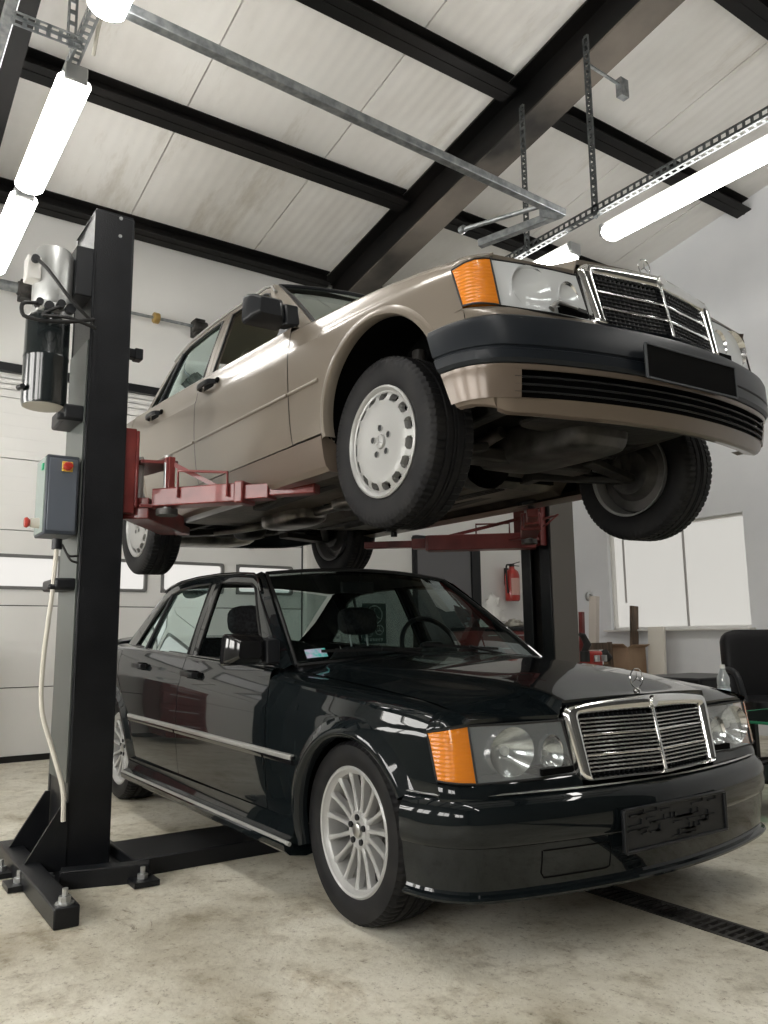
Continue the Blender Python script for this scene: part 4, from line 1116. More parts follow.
for i, (a, b2) in enumerate(zip(pz, pz[1:])):
    mb = MB()
    if i == 2:      # glazed section
        z0, z1 = 1.455 + ZO, 1.745 + ZO
        mb.box((XD, (DYa + DYb) / 2, (a + .008 + z0) / 2), (.04, DYb - DYa, z0 - a - .008)); mb.box((XD, (DYa + DYb) / 2, (z1 + b2) / 2), (.04, DYb - DYa, b2 - z1))
        ys = [DYa] + sorted(v for w in winy for v in w) + [DYb]
        for q in range(0, len(ys), 2): mb.box((XD, (ys[q] + ys[q + 1]) / 2, (z0 + z1) / 2), (.04, ys[q + 1] - ys[q], z1 - z0))
    else:
        mb.box((XD, (DYa + DYb) / 2, (a + b2) / 2 + .004), (.04, DYb - DYa, b2 - a - .008))
    # shallow horizontal ribs
    n = 4
    for k in range(1, n + 1):
        z = lerp(a, b2, k / (n + 1)) if i != 2 else None
        if z: mb.box((XD + .0205, (DYa + DYb) / 2, z), (.003, DYb - DYa, .055))
    ind(mb.build('door_panel', mwb, dr_, smooth=False))
for (a, b2) in winy:
    fr = MB(); rr_ = rounded_rect((b2 - a) / 2, (b2 - a) / 2, -.145, .145, .03, 4); ri = rounded_rect((b2 - a) / 2 - .028, (b2 - a) / 2 - .028, -.118, .118, .02, 4)
    cy_, cz_ = (a + b2) / 2, 1.60 + ZO
    fr.grid([[(XD + .018, cy_ + y, cz_ + z) for y, z in rr_], [(XD + .032, cy_ + y, cz_ + z) for y, z in rr_], [(XD + .032, cy_ + y, cz_ + z) for y, z in ri], [(XD - .005, cy_ + y, cz_ + z) for y, z in ri]], closev=True)
    wf = ind(fr.build('door_window_frame', pbr('window gasket', (.16, .16, .155), .5), dr_))
    fr = MB(); fr.box((XD, cy_, cz_), (.008, b2 - a - .04, .27)); fr.build('window_pane', M['pane_back'], wf)
mb = MB(); mb.box((XD, (DYa + DYb) / 2, .01), (.05, DYb - DYa, .08)); ind(mb.build('door_bottom_seal', M['seal'], dr_))
mb = MB(); mb.box((XD - .08, (DYa + DYb) / 2, DZ / 2), (.03, DYb - DYa + .3, DZ + .2)); ind(mb.build('light_block_sheet', M['post'], dr_))  # unseen dark sheet added to block light leaking through the panel gaps
mb = MB(); mb.box((XD + .05, (DYa + DYb) / 2, DZ + .01), (.05, DYb - DYa + .1, .075)); ind(mb.build('door_top_seal', M['post'], dr_))
for i, yy in enumerate((-3.0, -1.75, -.3, 1.0)):   # hinges
    mb = MB()
    for z in pz[1:-1]: mb.box((XD + .03, yy, z), (.02, .05, .07))
    ind(mb.build('door_hinges', M['galv'], dr_))
for y in (DYa, DYb + .03):
    mb = MB(); mb.bar((XB + .04, y, 0), (XB + .04, y, DZ + .75), .05, .07, up=(1, 0, 0)); ind(mb.build('door_track', M['white'], dr_))
mb = MB(); zt = 3.98 + ZO; mb.tube([(XB + .12, DYa - .1, zt), (XB + .12, DYb + .2, zt)], .014, 10); ts = ind(mb.build('torsion_shaft', M['galv'], dr_))
for y0, y1, mt, r in ((-2.3, -1.2, 'galv', .045), (.46, 1.35, 'galv', .045), (-1.7, -1.66, 'galv', .06)):
    mb = MB(); mb.tube([(XB + .12, y0, zt), (XB + .12, y1, zt)], r, 14); mb.build('torsion_spring', M[mt], ts)
for y in (-.06, .36, -1.18, 1.42):
    mb = MB()
    if y == -.06: mb.tube([(XB + .12, y - .03, zt), (XB + .12, y + .03, zt)], .05, 10); mt = M['brass']
    else: mb.box((XB + .08, y, zt), (.14, .10, .16)); mb.tube([(XB + .12, y - .07, zt), (XB + .12, y + .07, zt)], .06, 12); mt = M['cast']
    mb.build('shaft_coupling', mt, ts, bevel=.008)
# grey steel door in the back wall
d2 = empty('door_2', (XB, 3.42, 0)); struct(d2)
mb = MB(); mb.box((.03, -.07, 1.005), (.05, .78, 2.01)); mb.build('door_leaf', M['door_grey'], d2, bevel=.005)
mb = MB(); mb.box((.03, .385, 1.02), (.09, .13, 2.06)); mb.box((.03, -.475, 1.02), (.07, .03, 2.06)); mb.box((.03, -.03, 2.045), (.08, .9, .05)); mb.build('door_frame', M['post'], d2)
mb = MB(); mb.tube([(.055, .24, 1.02), (.10, .24, 1.02), (.10, .13, 1.02)], .009, 8); mb.box((.058, .24, .98), (.01, .035, .2)); mb.build('door_handle', M['steel'], d2)

# ceiling: corrugated sandwich panels between seams
mc = pbr('white roof panel', (.66, .645, .61), .5); N, L, b = nodes(mc)
tc = N.new('ShaderNodeTexCoord'); 
def noise2(sc, det, stretch, rough=.6):
    mp = N.new('ShaderNodeMapping'); mp.inputs['Scale'].default_value = stretch; L.new(tc.outputs['Object'], mp.inputs[0])
    n = N.new('ShaderNodeTexNoise'); n.inputs['Scale'].default_value = sc; n.inputs['Detail'].default_value = det; n.inputs['Roughness'].default_value = rough; L.new(mp.outputs[0], n.inputs['Vector']); return n
r1 = ramp(noise2(1.3, 6, (.6, 1, 1)).outputs['Fac'], [(.3, (.68, .66, .62)), (.55, (.79, .775, .74)), (.75, (.83, .82, .79))])
r2 = ramp(noise2(1.0, 7, (.35, 1.6, 1), .7).outputs['Fac'], [(.33, (.66, .62, .54)), (.43, (1, 1, 1))])
L.new(mixc(r1.outputs[0], r2.outputs[0], None, fac=.55), b.inputs['Base Color'])
wv = N.new('ShaderNodeTexWave'); wv.bands_direction = 'Y'; wv.inputs['Scale'].default_value = 3.2; L.new(tc.outputs['Object'], wv.inputs[0])
bp = N.new('ShaderNodeBump'); bp.inputs['Strength'].default_value = .25; bp.inputs['Distance'].default_value = .004; L.new(wv.outputs['Fac'], bp.inputs['Height']); L.new(bp.outputs[0], b.inputs['Normal'])
mb = MB(); y = YL; seams = [-4.05 + 1.235 * k for k in range(8)]; edges = [YL] + seams + [YR + .05]
for a, b2 in zip(edges, edges[1:]):
    g_ = .006
    for x0, x1 in ((XB - .05, XF),):
        n = len(mb.v); mb.v += [(x0, a + g_, rzf(x0)), (x1, a + g_, rzf(x1)), (x1, b2 - g_, rzf(x1)), (x0, b2 - g_, rzf(x0)), (x0, a + g_, rzf(x0) + .04), (x1, a + g_, rzf(x1) + .04), (x1, b2 - g_, rzf(x1) + .04), (x0, b2 - g_, rzf(x0) + .04)]
        for q in ((0, 1, 2, 3), (4, 7, 6, 5), (0, 4, 5, 1), (3, 2, 6, 7), (0, 3, 7, 4), (1, 5, 6, 2)): mb.face([n + i for i in q])
struct(mb.build('ceiling', mc, smooth=False))
mb = MB(); n = 0; mb.v = [(XB - .1, YL - .1, rzf(XB) + .06), (XF + .1, YL - .1, rzf(XF) + .08), (XF + .1, YR + .15, rzf(XF) + .08), (XB - .1, YR + .15, rzf(XB) + .06)]; mb.face((0, 1, 2, 3)); struct(mb.build('ceiling_backing', M['hole'], smooth=False))
# purlins
nrm_ = Vector((-.175, 0, 1)).normalized(); dirx = Vector((1, 0, .175)).normalized()
for i, x in enumerate((-4.50, -3.10, -1.66, -.26, 1.16, 2.58, 4.0)):
    mb = MB()
    for y0, y1 in ((YL, -1.83), (-1.57, 1.77), (2.05, YR)):
        c0 = Vector((x, 0, rzf(x) - .07)); w, h, t = .16, .15, .012
        a = c0 + Vector((0, y0, 0)); b2 = c0 + Vector((0, y1, 0))
        mb.bar(a + nrm_ * .064, b2 + nrm_ * .064, w, t, up=nrm_); mb.bar(a - nrm_ * .064, b2 - nrm_ * .064, w, t, up=nrm_); mb.bar(a - dirx * .0, b2 - dirx * .0, .02, h, up=nrm_)
    o = struct(mb.build('trim_%d' % (i + 1), M['rafter']))
# main rafters (I-beams along the roof slope)
for i, y in enumerate((1.91, -1.70)):
    a = Vector((XB, y, rzf(XB))); b2 = Vector((XF, y, rzf(XF)))
    mb = MB(); hgt = .42; ft = .018
    mb.bar(a - nrm_ * .012, b2 - nrm_ * .012, .26, ft, up=nrm_); mb.bar(a - nrm_ * hgt / 2, b2 - nrm_ * hgt / 2, .014, hgt - .02, up=nrm_)
    for q in range(1, 8):   # stiffeners
        p = a.lerp(b2, q / 8 - .02); 
    r_ = struct(mb.build('trim_%d' % (8 + i), M['rafter']))
    mb = MB(); mb.bar(a - nrm_ * (hgt - .01), b2 - nrm_ * (hgt - .01), .26, ft, up=nrm_); mb.build('bottom_flange', M['lit_flange'] if i == 0 else M['rafter'], r_)

# ---- suspended rails and lamps
ZL = 3.75
def holes_angle(a, b2, w=.04, side=(0, 1, 0), name='slotted_angle', parent=None, mat=None, seg=.05):
    """perforated steel angle: two flanges, each a ladder of rungs"""
    a = Vector(a); b2 = Vector(b2); d = b2 - a; Lg = d.length; d.normalize(); s1 = Vector(side).normalized(); s1 = (s1 - d * s1.dot(d)).normalized(); s2 = d.cross(s1)
    mb = MB(); t = .003
    for u, v in ((s1, s2), (s2, s1)):
        for off in (w * .13, w * .87): mb.bar(a + u * off, b2 + u * off, w * .27, t, up=v) if True else None
        n = int(Lg / seg)
        for k in range(n + 1):
            p = a + d * (Lg * k / max(1, n)); mb.bar(p + u * w * .2, p + u * w * .8, seg * .38, t, up=v)
    mb.v = [(x, y, z + ZO) for x, y, z in mb.v]
    return mb.build(name, mat or M['galv'], parent, smooth=False)
def lamp(x0, x1, y, label, group='ceiling tube lamps'):
    cx_ = (x0 + x1) / 2; t = empty('tube_lamp', (cx_, y, ZL + ZO)); tag(t, label, 'lamp', group)
    h = (x1 - x0) / 2
    mb = MB(); rows = []
    for x, sc in ((-h + .03, .3), (-h + .032, .8), (-h + .05, 1), (h - .05, 1), (h - .032, .8), (h - .03, .3)):
        rows.append([(x,   .082 * sc * math.cos(a), .0 + .052 * sc * math.sin(a)) for a in [2 * PI * k / 16 for k in range(16)]])
    mb.grid(rows, closev=True); mb.face([k for k in range(16)]); mb.face([len(mb.v) - 16 + k for k in range(16)]); mb.build('lamp_cover', M['tube'], t)
    mb = MB(); mb.box((0, 0, .055), (x1 - x0 - .04, .07, .05)); mb.build('lamp_body', M['white'], t, bevel=.006)
    for s in (-1, 1):
        mb = MB(); mb.box((s * (h - .02), 0, .025), (.035, .11, .09)); mb.build('end_cap', M['steel'], t, bevel=.008)
    return t
LL = [(-5.0, 0)]
names = ['tube lamp in the left row, nearest the garage door', 'long tube lamp above the lift motor in the left row', 'tube lamp at the top left edge, next along the left row']
for i, (a, b2) in enumerate(((-3.74, -2.52), (-2.45, -1.26), (-.80, .43))):
    lamp(a, b2, -1.54, names[i])
for a, b2 in ((1.2, 2.43), (2.9, 4.13)): lamp(a, b2, -1.54, 'added unseen tube lamp continuing the left row behind the viewer')  # out-of-view lamps added overhead to light the room
lamp(-.90, .37, 1.87, 'long tube lamp at the right edge under the slotted channel'); lamp(-2.35, -1.15, 1.87, 'far tube lamp just above the raised beige hood')
for a, b2 in ((.6, 1.83), (2.3, 3.53)): lamp(a, b2, 1.87, 'added unseen tube lamp continuing the right row behind the viewer')  # further unseen tubes added for light on the right side
rl = empty('lamp_rail', (0, 1.6, ZL + ZO)); tag(rl, 'slotted galvanised channel hung on rods carrying the right lamp row', 'rail')
o = holes_angle((-2.4, 1.70, ZL + .09), (3.6, 1.70, ZL + .09), .055, (0, 1, 0), 'slotted_channel', rl, M['galv_dark']); o.location = (0, -1.6, -ZL - ZO)
for x, y in ((-.85, 1.70), (-1.47, 1.68), (.9, 1.7), (2.6, 1.7)):
    o = holes_angle((x, y, ZL + .08), (x, y, rzf(x) - ZO - (.36 if x > -1 else .42)), .055, (1, 0, 0), 'hanger', rl, M['galv_dark'], .06); o.location = (0, -1.6, -ZL - ZO)
mb = MB(); mb.bar((-.83, 1.72, 4.96 + ZO), (-.83, 2.10, 4.94 + ZO), .02, .012); mb.box((-.83, 2.08, 4.92 + ZO), (.05, .08, .14)); o = mb.build('beam_clamp', M['galv'], rl); o.location = (0, -1.6, -ZL - ZO)
rl2 = empty('lamp_rail', (0, -1.6, ZL + ZO)); tag(rl2, 'shiny galvanised conduit rail running along the left lamp row', 'rail')
mb = MB(); mb.bar((-4.0, -1.87, ZL + .10 + ZO), (4, -1.87, ZL + .10 + ZO), .05, .05); o = mb.build('conduit', M['galv'], rl2, bevel=.006); o.location = (0, 1.6, -ZL - ZO)
o = holes_angle((-3.7, -1.58, ZL + .07), (4, -1.58, ZL + .07), .05, (0, 1, 0), 'slotted_channel', rl2, M['galv']); o.location = (0, 1.6, -ZL - ZO)
for x in (-1.14, .6, 2.4):
    o = holes_angle((x, -1.62, ZL + .06), (x, -1.62, rzf(x) - ZO - .1), .045, (1, 0, 0), 'hanger', rl2, M['galv'], .06); o.location = (0, 1.6, -ZL - ZO)
    o = holes_angle((x + .06, -1.86, ZL + .05), (x + .06, -1.56, ZL + .05), .04, (1, 0, 0), 'slotted_brace', rl2, M['galv'], .05); o.location = (0, 1.6, -ZL - ZO)
mb = MB(); mb.tube([(-1.12, -1.50, ZL + .04 + ZO), (-1.0, -1.50, ZL + .15 + ZO), (-.9, -1.47, ZL + .12 + ZO), (-.82, -1.52, ZL + .05 + ZO)], .009, 6, smooth=16); o = mb.build('lamp_cable', M['cream'], rl2); o.location = (0, 1.6, -ZL - ZO)
cr = empty('cross_rail', (-.75, 0, ZL + ZO)); tag(cr, 'grey square tube spanning between the two lamp rows below the roof', 'rail')
mb = MB(); mb.bar((-.74, -1.52, ZL + .03 + ZO), (-.88, 1.45, ZL + .03 + ZO), .05, .05); o = mb.build('square_tube', M['galv'], cr, bevel=.003); o.location = (.75, 0, -ZL - ZO)
mb = MB(); mb.bar((-.88, 1.43, ZL + .03 + ZO), (-1.45, 1.22, ZL + .0 + ZO), .05, .05); mb.bar((-.90, 1.25, ZL + .0 + ZO), (-.86, 1.36, ZL + .0 + ZO), .012, .09); o = mb.build('bracket_plate', M['galv'], cr); o.location = (.75, 0, -ZL - ZO)
mb = MB(); mb.tube([(-.92, 1.28, ZL + .05 + ZO), (-1.38, 1.02, ZL + .02 + ZO)], .016, 10); mb.lathe([(0, -.02), (.026, -.02), (.026, .02), (0, .02)], 12, c=(-1.39, 1.015, ZL + .02 + ZO), axis='x'); o = mb.build('round_bar', M['galv'], cr); o.location = (.75, 0, -ZL - ZO)

# ---- two post lift
def post(side):
    s = -1 if side < 0 else 1
    yi, yo = (-1.268, -1.445) if s < 0 else (1.47, 1.70)
    t = empty('lift_post', (-1.32, (yi + yo) / 2, 0))
    def P(mb, name, mat, parent=None, **k):
        mb.v = [(x + 1.32, y - (yi + yo) / 2, z + ZO) for x, y, z in mb.v]; return mb.build(name, mat, parent or t, **k)
    x0, x1 = (-1.50 if s < 0 else -1.41), -1.15; zt_ = 3.03
    # C-section column, open toward the car
    mb = MB(); w = .012
    mb.box((x1 - w / 2, (yi + yo) / 2, (zt_ + .1) / 2), (w, abs(yi - yo), zt_ - .1)); mb.box((x0 + w / 2, (yi + yo) / 2, (zt_ + .1) / 2), (w, abs(yi - yo), zt_ - .1))
    mb.box(((x0 + x1) / 2, yo - s * w / 2, (zt_ + .1) / 2), (x1 - x0, w, zt_ - .1))
    for xx in (x0 + .045, x1 - .045): mb.box((xx, yi - s * -.0, (zt_ + .1) / 2), (.09, w, zt_ - .1))
    P(mb, 'column', M['post'] if s < 0 else M['post'], bevel=.004)
    mb = MB(); mb.box(((x0 + x1) / 2, (yi + yo) / 2, zt_ + .005), (x1 - x0 - .004, abs(yi - yo) - .004, .012)); P(mb, 'top_plate', M['post'])
    if s < 0:
        mb = MB(); mb.box(((x0 + x1) / 2 + .002, yo - .004, 1.42), (x1 - x0 - .03, .006, 1.95)); P(mb, 'outer_sheet', pbr('grey outer sheet', (.075, .085, .08), .35))  # thin grey sheet over the column's outer face, lighter than the column
    if s > 0:
        mb = MB(); mb.box((x1 + .004, (yi + yo) / 2, (zt_ + .1) / 2), (.006, abs(yi - yo) - .01, zt_ - .12)); P(mb, 'side_cover', pbr('taupe side cover', (.10, .09, .08), .5))
    mb = MB(); mb.box(((x0 + x1) / 2, (yi + yo) / 2, 1.6), (.16, .10, 2.6)); P(mb, 'inner_channel', M['post_grey'] if 0 else M['under'])
    # base plate, gussets, bolts
    mb = MB(); mb.box((-1.28, (yi + yo) / 2 - s * -.0, .092), (.62, .42, .024)); P(mb, 'base_plate', M['post'], bevel=.004)
    for xx in (x0 + .02, x1 - .0):
        mb = MB(); y0 = yo
        mb.prism([(yo, .10), (yo + s * .17, .10), (yo + s * .17, .13), (yo + s * .02, .37), (yo, .37)] if 1 else [], lambda p: (xx, p[0], p[1]), lambda p: (xx + .014, p[0], p[1])); P(mb, 'gusset', M['post'])
    for xx in (-1.52, -1.03):
        for yy in ((yi + yo) / 2 - .17, (yi + yo) / 2 + .17):
            mb = MB(); mb.lathe([(0, .13), (.011, .13), (.011, .118), (.02, .118), (.02, .10)], 6, c=(xx, yy, 0)); P(mb, 'anchor_bolt', M['steel'], smooth=False)
    # carriage
    cz = 1.72
    mb = MB(); yy = yi - s * .02
    mb.box((x1 - .075, yi - s * .03, cz + .09), (.11, .06, .40)); mb.box((x0 + .05, yi - s * .03, cz + .09), (.09, .06, .40)); mb.box(((x0 + x1) / 2, yi - s * .065, cz + .10), (x1 - x0 - .02, .014, .36))
    car = P(mb, 'carriage', M['red'], bevel=.004)
    for zz, dn in ((cz + .13, 'top'), (cz - .08, 'bottom')):
        mb = MB(); mb.prism([(x0, 0), (x1 - .01, 0), (x1 + .04, .16), (x1 - .08, .17), (x0 + .04, .12)], lambda p: (p[0], yi - s * (.08 + p[1]), zz), lambda p: (p[0], yi - s * (.08 + p[1]), zz + .016)); P(mb, 'pivot_plate', M['red'], bevel=.003)
    arms = []
    jx = [(-.60, .70 if s < 0 else .77), (-1.87, .72 if s < 0 else .75)]
    for k, (jxx, jy) in enumerate(jx):
        px_, py_ = (x1 + .02, yi - s * .20) if k == 0 else (x1 - .09, yi - s * .10)
        p0 = Vector((px_, py_, cz - .035 - (.045 if k else 0))); tip = Vector((jxx, s * jy, cz - .045 - (.03 if k else 0)))
        d = (tip - p0); Lg = d.length; d.normalize()
        ext = .13 if k == 0 else (.05 if s < 0 else .2)
        sleeve_end = p0 + d * (Lg * (.66 if k == 0 else .74))
        mb = MB(); mb.bar(p0 - d * .05, sleeve_end, (.105 if k == 0 else .13), (.085 if k == 0 else .10))
        a = P(mb, 'lift_arm', M['red'], bevel=.006); 
        mb = MB(); mb.bar(sleeve_end - d * .02, p0 + d * (Lg * .86), .085, .065); P(mb, 'arm_extension', M['red'], a, bevel=.004); 
        mb = MB(); mb.bar(p0 + d * (Lg * .84), tip + d * ext, .062, .045); P(mb, 'arm_tip', M['red'], a, bevel=.006)
        mb = MB(); mb.bar(sleeve_end - d * .035, sleeve_end + d * .012, .12, .10); P(mb, 'arm_collar', M['red'], a, bevel=.008)
        mb = MB(); zt2 = cz + .0
        mb.lathe([(0, -.03), (.022, -.03), (.022, .0), (.05, .004), (.052, .018), (.04, .02), (0, .02)], 18, c=(tip.x, tip.y, cz - .02 + (.0 if s < 0 else .03))); P(mb, 'lift_pad', M['seal'], a)
        # pivot pin and gear
        mb = MB(); mb.tube([(p0.x, p0.y, cz - .10), (p0.x, p0.y, cz + .17)], .02, 14); P(mb, 'pivot_pin', M['steel'], a)
        mb = MB(); mb.lathe([(0, -.014), (.05, -.014), (.05, .014), (0, .014)], 20, c=(p0.x, p0.y, cz - .10)); P(mb, 'arm_lock_gear', M['cast'], a)
        # guard rail over the arm, on the outer side
        nrm2 = Vector((d.y, -d.x, 0)); nrm2 = nrm2 if nrm2.x > 0 else -nrm2
        if k == 1: nrm2 = -nrm2
        if (k == 0):
            g0 = p0 + d * .10 + nrm2 * .062; g1 = p0 + d * (Lg * .56) + nrm2 * .062
            mb = MB(); mb.tube([g0 + Vector((0, 0, -.01)), g0 + Vector((0, 0, .115)), g1 + Vector((0, 0, .09)), g1 + Vector((0, 0, -.02))], .007, 8); P(mb, 'foot_guard', M['red'], a)
            mb = MB(); mb.bar(p0 + Vector((0, 0, .18)) + nrm2 * .02, p0 + d * (Lg * .42) + Vector((0, 0, .04)), .014, .02); P(mb, 'arm_brace', M['red'], a)
            mb = MB(); mb.bar(p0 + Vector((.03, 0, -.04)), p0 + Vector((.03, 0, .19)), .03, .05, up=(1, 0, 0)); mb.bar(p0 + Vector((.03, 0, .185)), p0 + Vector((-.1, 0, .185)), .04, .015); P(mb, 'arm_bracket', M['red'], a, bevel=.003)
        else:
            g0 = p0 + d * .12 + nrm2 * .062; g1 = p0 + d * .34 + nrm2 * .062
            if s > 0:
                mb = MB(); mb.tube([g0 + Vector((0, 0, -.02)), g0 + Vector((0, 0, .13)), g1 + Vector((0, 0, .13)), g1 + Vector((0, 0, -.02))], .007, 8); P(mb, 'foot_guard', M['red'], a)
                mb = MB(); mb.bar(p0 + Vector((0, 0, .16)), p0 + d * (Lg * .62) + Vector((0, 0, .04)), .012, .02); P(mb, 'arm_brace', M['red'], a)
    if s > 0:
        mb = MB(); q = Vector((x1, yi - .15, cz - .02)); mb.tube([q, q + Vector((.22, -.10, .0)), q + Vector((.26, -.04, .06)), q + Vector((.06, .02, .06))], .007, 8); P(mb, 'lock_handle', M['red'], car)
    return t, P
lp, P = post(-1); tag(lp, 'black lift post at the left with red arms, motor and control box', 'lift post')
# clamps on the outer side
for z, dz in ((2.05, .07), (1.28, .05)):
    mb = MB(); mb.box((-1.30, -1.49, z), (.26, .09, dz)); mb.box((-1.20, -1.50, z - dz * .3), (.05, .12, dz * .5)); P(mb, 'hose_clamp', M['plastic'], bevel=.01)
mb = MB(); mb.box((-1.22, -1.245, 2.385), (.05, .10, .045)); mb.box((-1.22, -1.205, 2.385), (.06, .04, .055)); P(mb, 'stop_block', M['plastic'], bevel=.006)
mb = MB(); mb.box((-1.25, -1.48, 2.72), (.18, .08, .24)); P(mb, 'motor_bracket', M['plastic'], bevel=.006)
def PZ(m, *a, **k):
    m.v = [(x, y, z + .085) for x, y, z in m.v]; return P(m, *a, **k)
mt = MB(); mx, my = -1.24, -1.60; mb_dz = .085
mt.lathe([(0, 2.735), (.03, 2.735), (.075, 2.725), (.084, 2.70), (.086, 2.66), (.086, 2.47), (.08, 2.455), (.06, 2.45)], 32, c=(mx, my, 0)); 
mo = PZ(mt, 'electric_motor', M['alu'], sharp=30)
mb = MB(); mb.box((mx + .035, my - .095, 2.60), (.08, .06, .11)); tb = PZ(mb, 'terminal_box', M['white'], mo, bevel=.006)
mb = MB(); mb.lathe([(0, .0), (.018, .0), (.018, .02), (0, .02)], 14, c=(mx + .085, my - .095, 2.63), axis='x'); PZ(mb, 'cable_gland', M['plastic'], tb)
mb = MB(); mb.box((mx, my, 2.43), (.16, .15, .05)); mb.tube([(mx + .05, my - .05, 2.43), (mx + .10, my - .05, 2.43)], .022, 12); mb.tube([(mx + .05, my + .05, 2.40), (mx + .09, my + .05, 2.40)], .028, 12); PZ(mb, 'pump_block', M['alu'], mo, bevel=.006)
mb = MB()
for dy, dz, r in ((-.07, .0, .016), (-.03, -.01, .02), (.02, .01, .018), (.06, -.005, .022)): mb.tube([(mx + .06, my + dy, 2.43 + dz), (mx + .12, my + dy, 2.43 + dz)], r, 12)
PZ(mb, 'hose_fittings', M['plastic'], mo)
mb = MB(); mb.lathe([(0, 2.40), (.085, 2.40), (.094, 2.39), (.095, 2.22), (.097, 2.215), (.097, 2.205), (.095, 2.20), (.095, 2.0), (.09, 1.985)], 32, c=(mx + .0, my - .01, 0)); tk = PZ(mb, 'oil_tank', M['tank'], sharp=30)
mb = MB(); mb.lathe([(0, 1.984), (.088, 1.984), (.091, 1.99)], 32, c=(mx, my - .01, 0)); PZ(mb, 'tank_bottom', pbr('tank base', (.5, .48, .42), .5), tk)
mb = MB(); mb.tube([(mx + .06, my - .11, 2.05), (mx + .02, my - .12, 2.05)], .012, 10); PZ(mb, 'drain_plug', M['plastic'], tk)
mb = MB(); mb.tube([(mx + .10, my - .09, 2.63), (mx + .13, my - .05, 2.58), (mx + .14, my + .06, 2.45), (mx + .13, my + .16, 2.37)], .008, 8, smooth=24); PZ(mb, 'motor_cable', M['seal'])
mb = MB(); mb.tube([(mx + .11, my - .08, 2.42), (mx + .12, my - .14, 2.40), (mx + .12, my - .13, 2.345), (mx + .14, my + .02, 2.345), (mx + .13, my + .16, 2.39)], .009, 8, smooth=30); mb.tube([(mx + .11, my + .02, 2.43), (mx + .14, my - .06, 2.36), (mx + .14, my + .05, 2.37), (mx + .13, my + .17, 2.35)], .008, 8, smooth=24); PZ(mb, 'hydraulic_hoses', M['seal'])
mb = MB(); mb.tube([(mx - .5, my - .12, 2.60), (mx - .9, my - .3, 2.62)], .03, 12)
# control box
mb = MB(); mb.box((-1.25, -1.53, 1.665), (.20, .135, .35)); cb = P(mb, 'control_box', [M['grey_box']], bevel=.006)
mb = MB(); mb.box((-1.25, -1.599, 1.665), (.17, .006, .33)); P(mb, 'box_side_panel', M['box_side'], cb)
mb = MB(); mb.box((-1.148, -1.53, 1.665), (.006, .118, .32)); P(mb, 'box_door', pbr('enclosure door', (.10, .115, .14), .4), cb, bevel=.004)
mb = MB(); mb.box((-1.142, -1.515, 1.79), (.008, .045, .045)); sw = P(mb, 'main_switch', M['yellow'], cb, bevel=.003)
mb = MB(); mb.lathe([(0, .022), (.012, .022), (.018, .018), (.02, 0)], 20, c=(-1.138, -1.515, 1.79), axis='x'); mb.box((-1.118, -1.515, 1.79), (.014, .034, .010)); P(mb, 'switch_knob', M['knob_red'], cb)
mb = MB(); mb.box((-1.20, -1.604, 1.79), (.03, .012, .03)); P(mb, 'push_button', M['green'], cb, bevel=.003)
mb = MB(); mb.lathe([(0, -.06), (.02, -.06), (.024, -.05), (.016, -.04), (.012, -.035)], 18, c=(-1.24, -1.600, 1.545), axis='y'); P(mb, 'emergency_stop', M['knob_red'], cb)
mb = MB(); mb.lathe([(.012, -.04), (.02, -.035), (.024, 0)], 18, c=(-1.24, -1.600, 1.545), axis='y'); P(mb, 'stop_collar', M['cream'], cb)
mb = MB(); mb.tube([(-1.2, -1.53, 1.475), (-1.2, -1.53, 1.43)], .022, 12); P(mb, 'cable_entry', M['plastic'], cb)
mb = MB(); mb.tube([(-1.2, -1.53, 1.44), (-1.19, -1.54, 1.25), (-1.2, -1.56, .95), (-1.2, -1.555, .75), (-1.17, -1.51, .58), (-1.13, -1.47, .42), (-1.12, -1.465, .30)], .010, 8, smooth=80); P(mb, 'supply_cable', M['cream'])
mb = MB(); mb.tube([(-1.19, -1.51, 1.45), (-1.15, -1.48, 1.38), (-1.15, -1.45, 1.37)], .005, 6, smooth=12); mb.tube([(-1.19, -1.51, 1.45), (-1.15, -1.49, 1.40), (-1.15, -1.45, 1.40)], .005, 6, smooth=12); P(mb, 'sensor_cables', M['seal'])
for z in (2.93, 3.02): 
    mb = MB(); mb.lathe([(0, .006), (.008, .006), (.009, 0)], 10, c=(-1.15, -1.33, z), axis='x'); P(mb, 'column_bolt', M['steel'])
# floor cross bar and outrigger
mb = MB(); mb.box((-1.12, -.85, .115), (.36, .75, .07)); mb.box((-1.12, .40, .105), (.30, 1.78, .05)); P(mb, 'cross_bar', M['post'], bevel=.006)
mb = MB(); mb.bar((-1.62, -1.585, .115), (-.50, -1.585, .115), .085, .07); P(mb, 'outrigger', M['post'], bevel=.006)
mb = MB(); mb.bar((-.98, -1.50, .115), (-.88, -1.18, .115), .07, .07); P(mb, 'outrigger_link', M['post'], bevel=.004)
for x, y, pl in ((-.54, -1.585, 0), (-.84, -1.22, 1), (-1.08, -1.63, 1), (-1.30, -1.66, 1)):
    mb = MB()
    if pl: mb.box((x, y, .093), (.12, .10, .02)); P(mb, 'anchor_plate', M['post']); mb = MB()
    z0 = .155 if not pl else .10
    mb.lathe([(0, z0 + .045), (.010, z0 + .045), (.010, z0 + .02), (.021, z0 + .02), (.021, z0), (.032, z0), (.032, z0 - .006)], 8, c=(x, y, 0)); P(mb, 'floor_anchor', [M['steel']], smooth=False)
rp, P2_ = post(1); tag(rp, 'black lift post at the right of the cars, taupe on its front side', 'lift post')

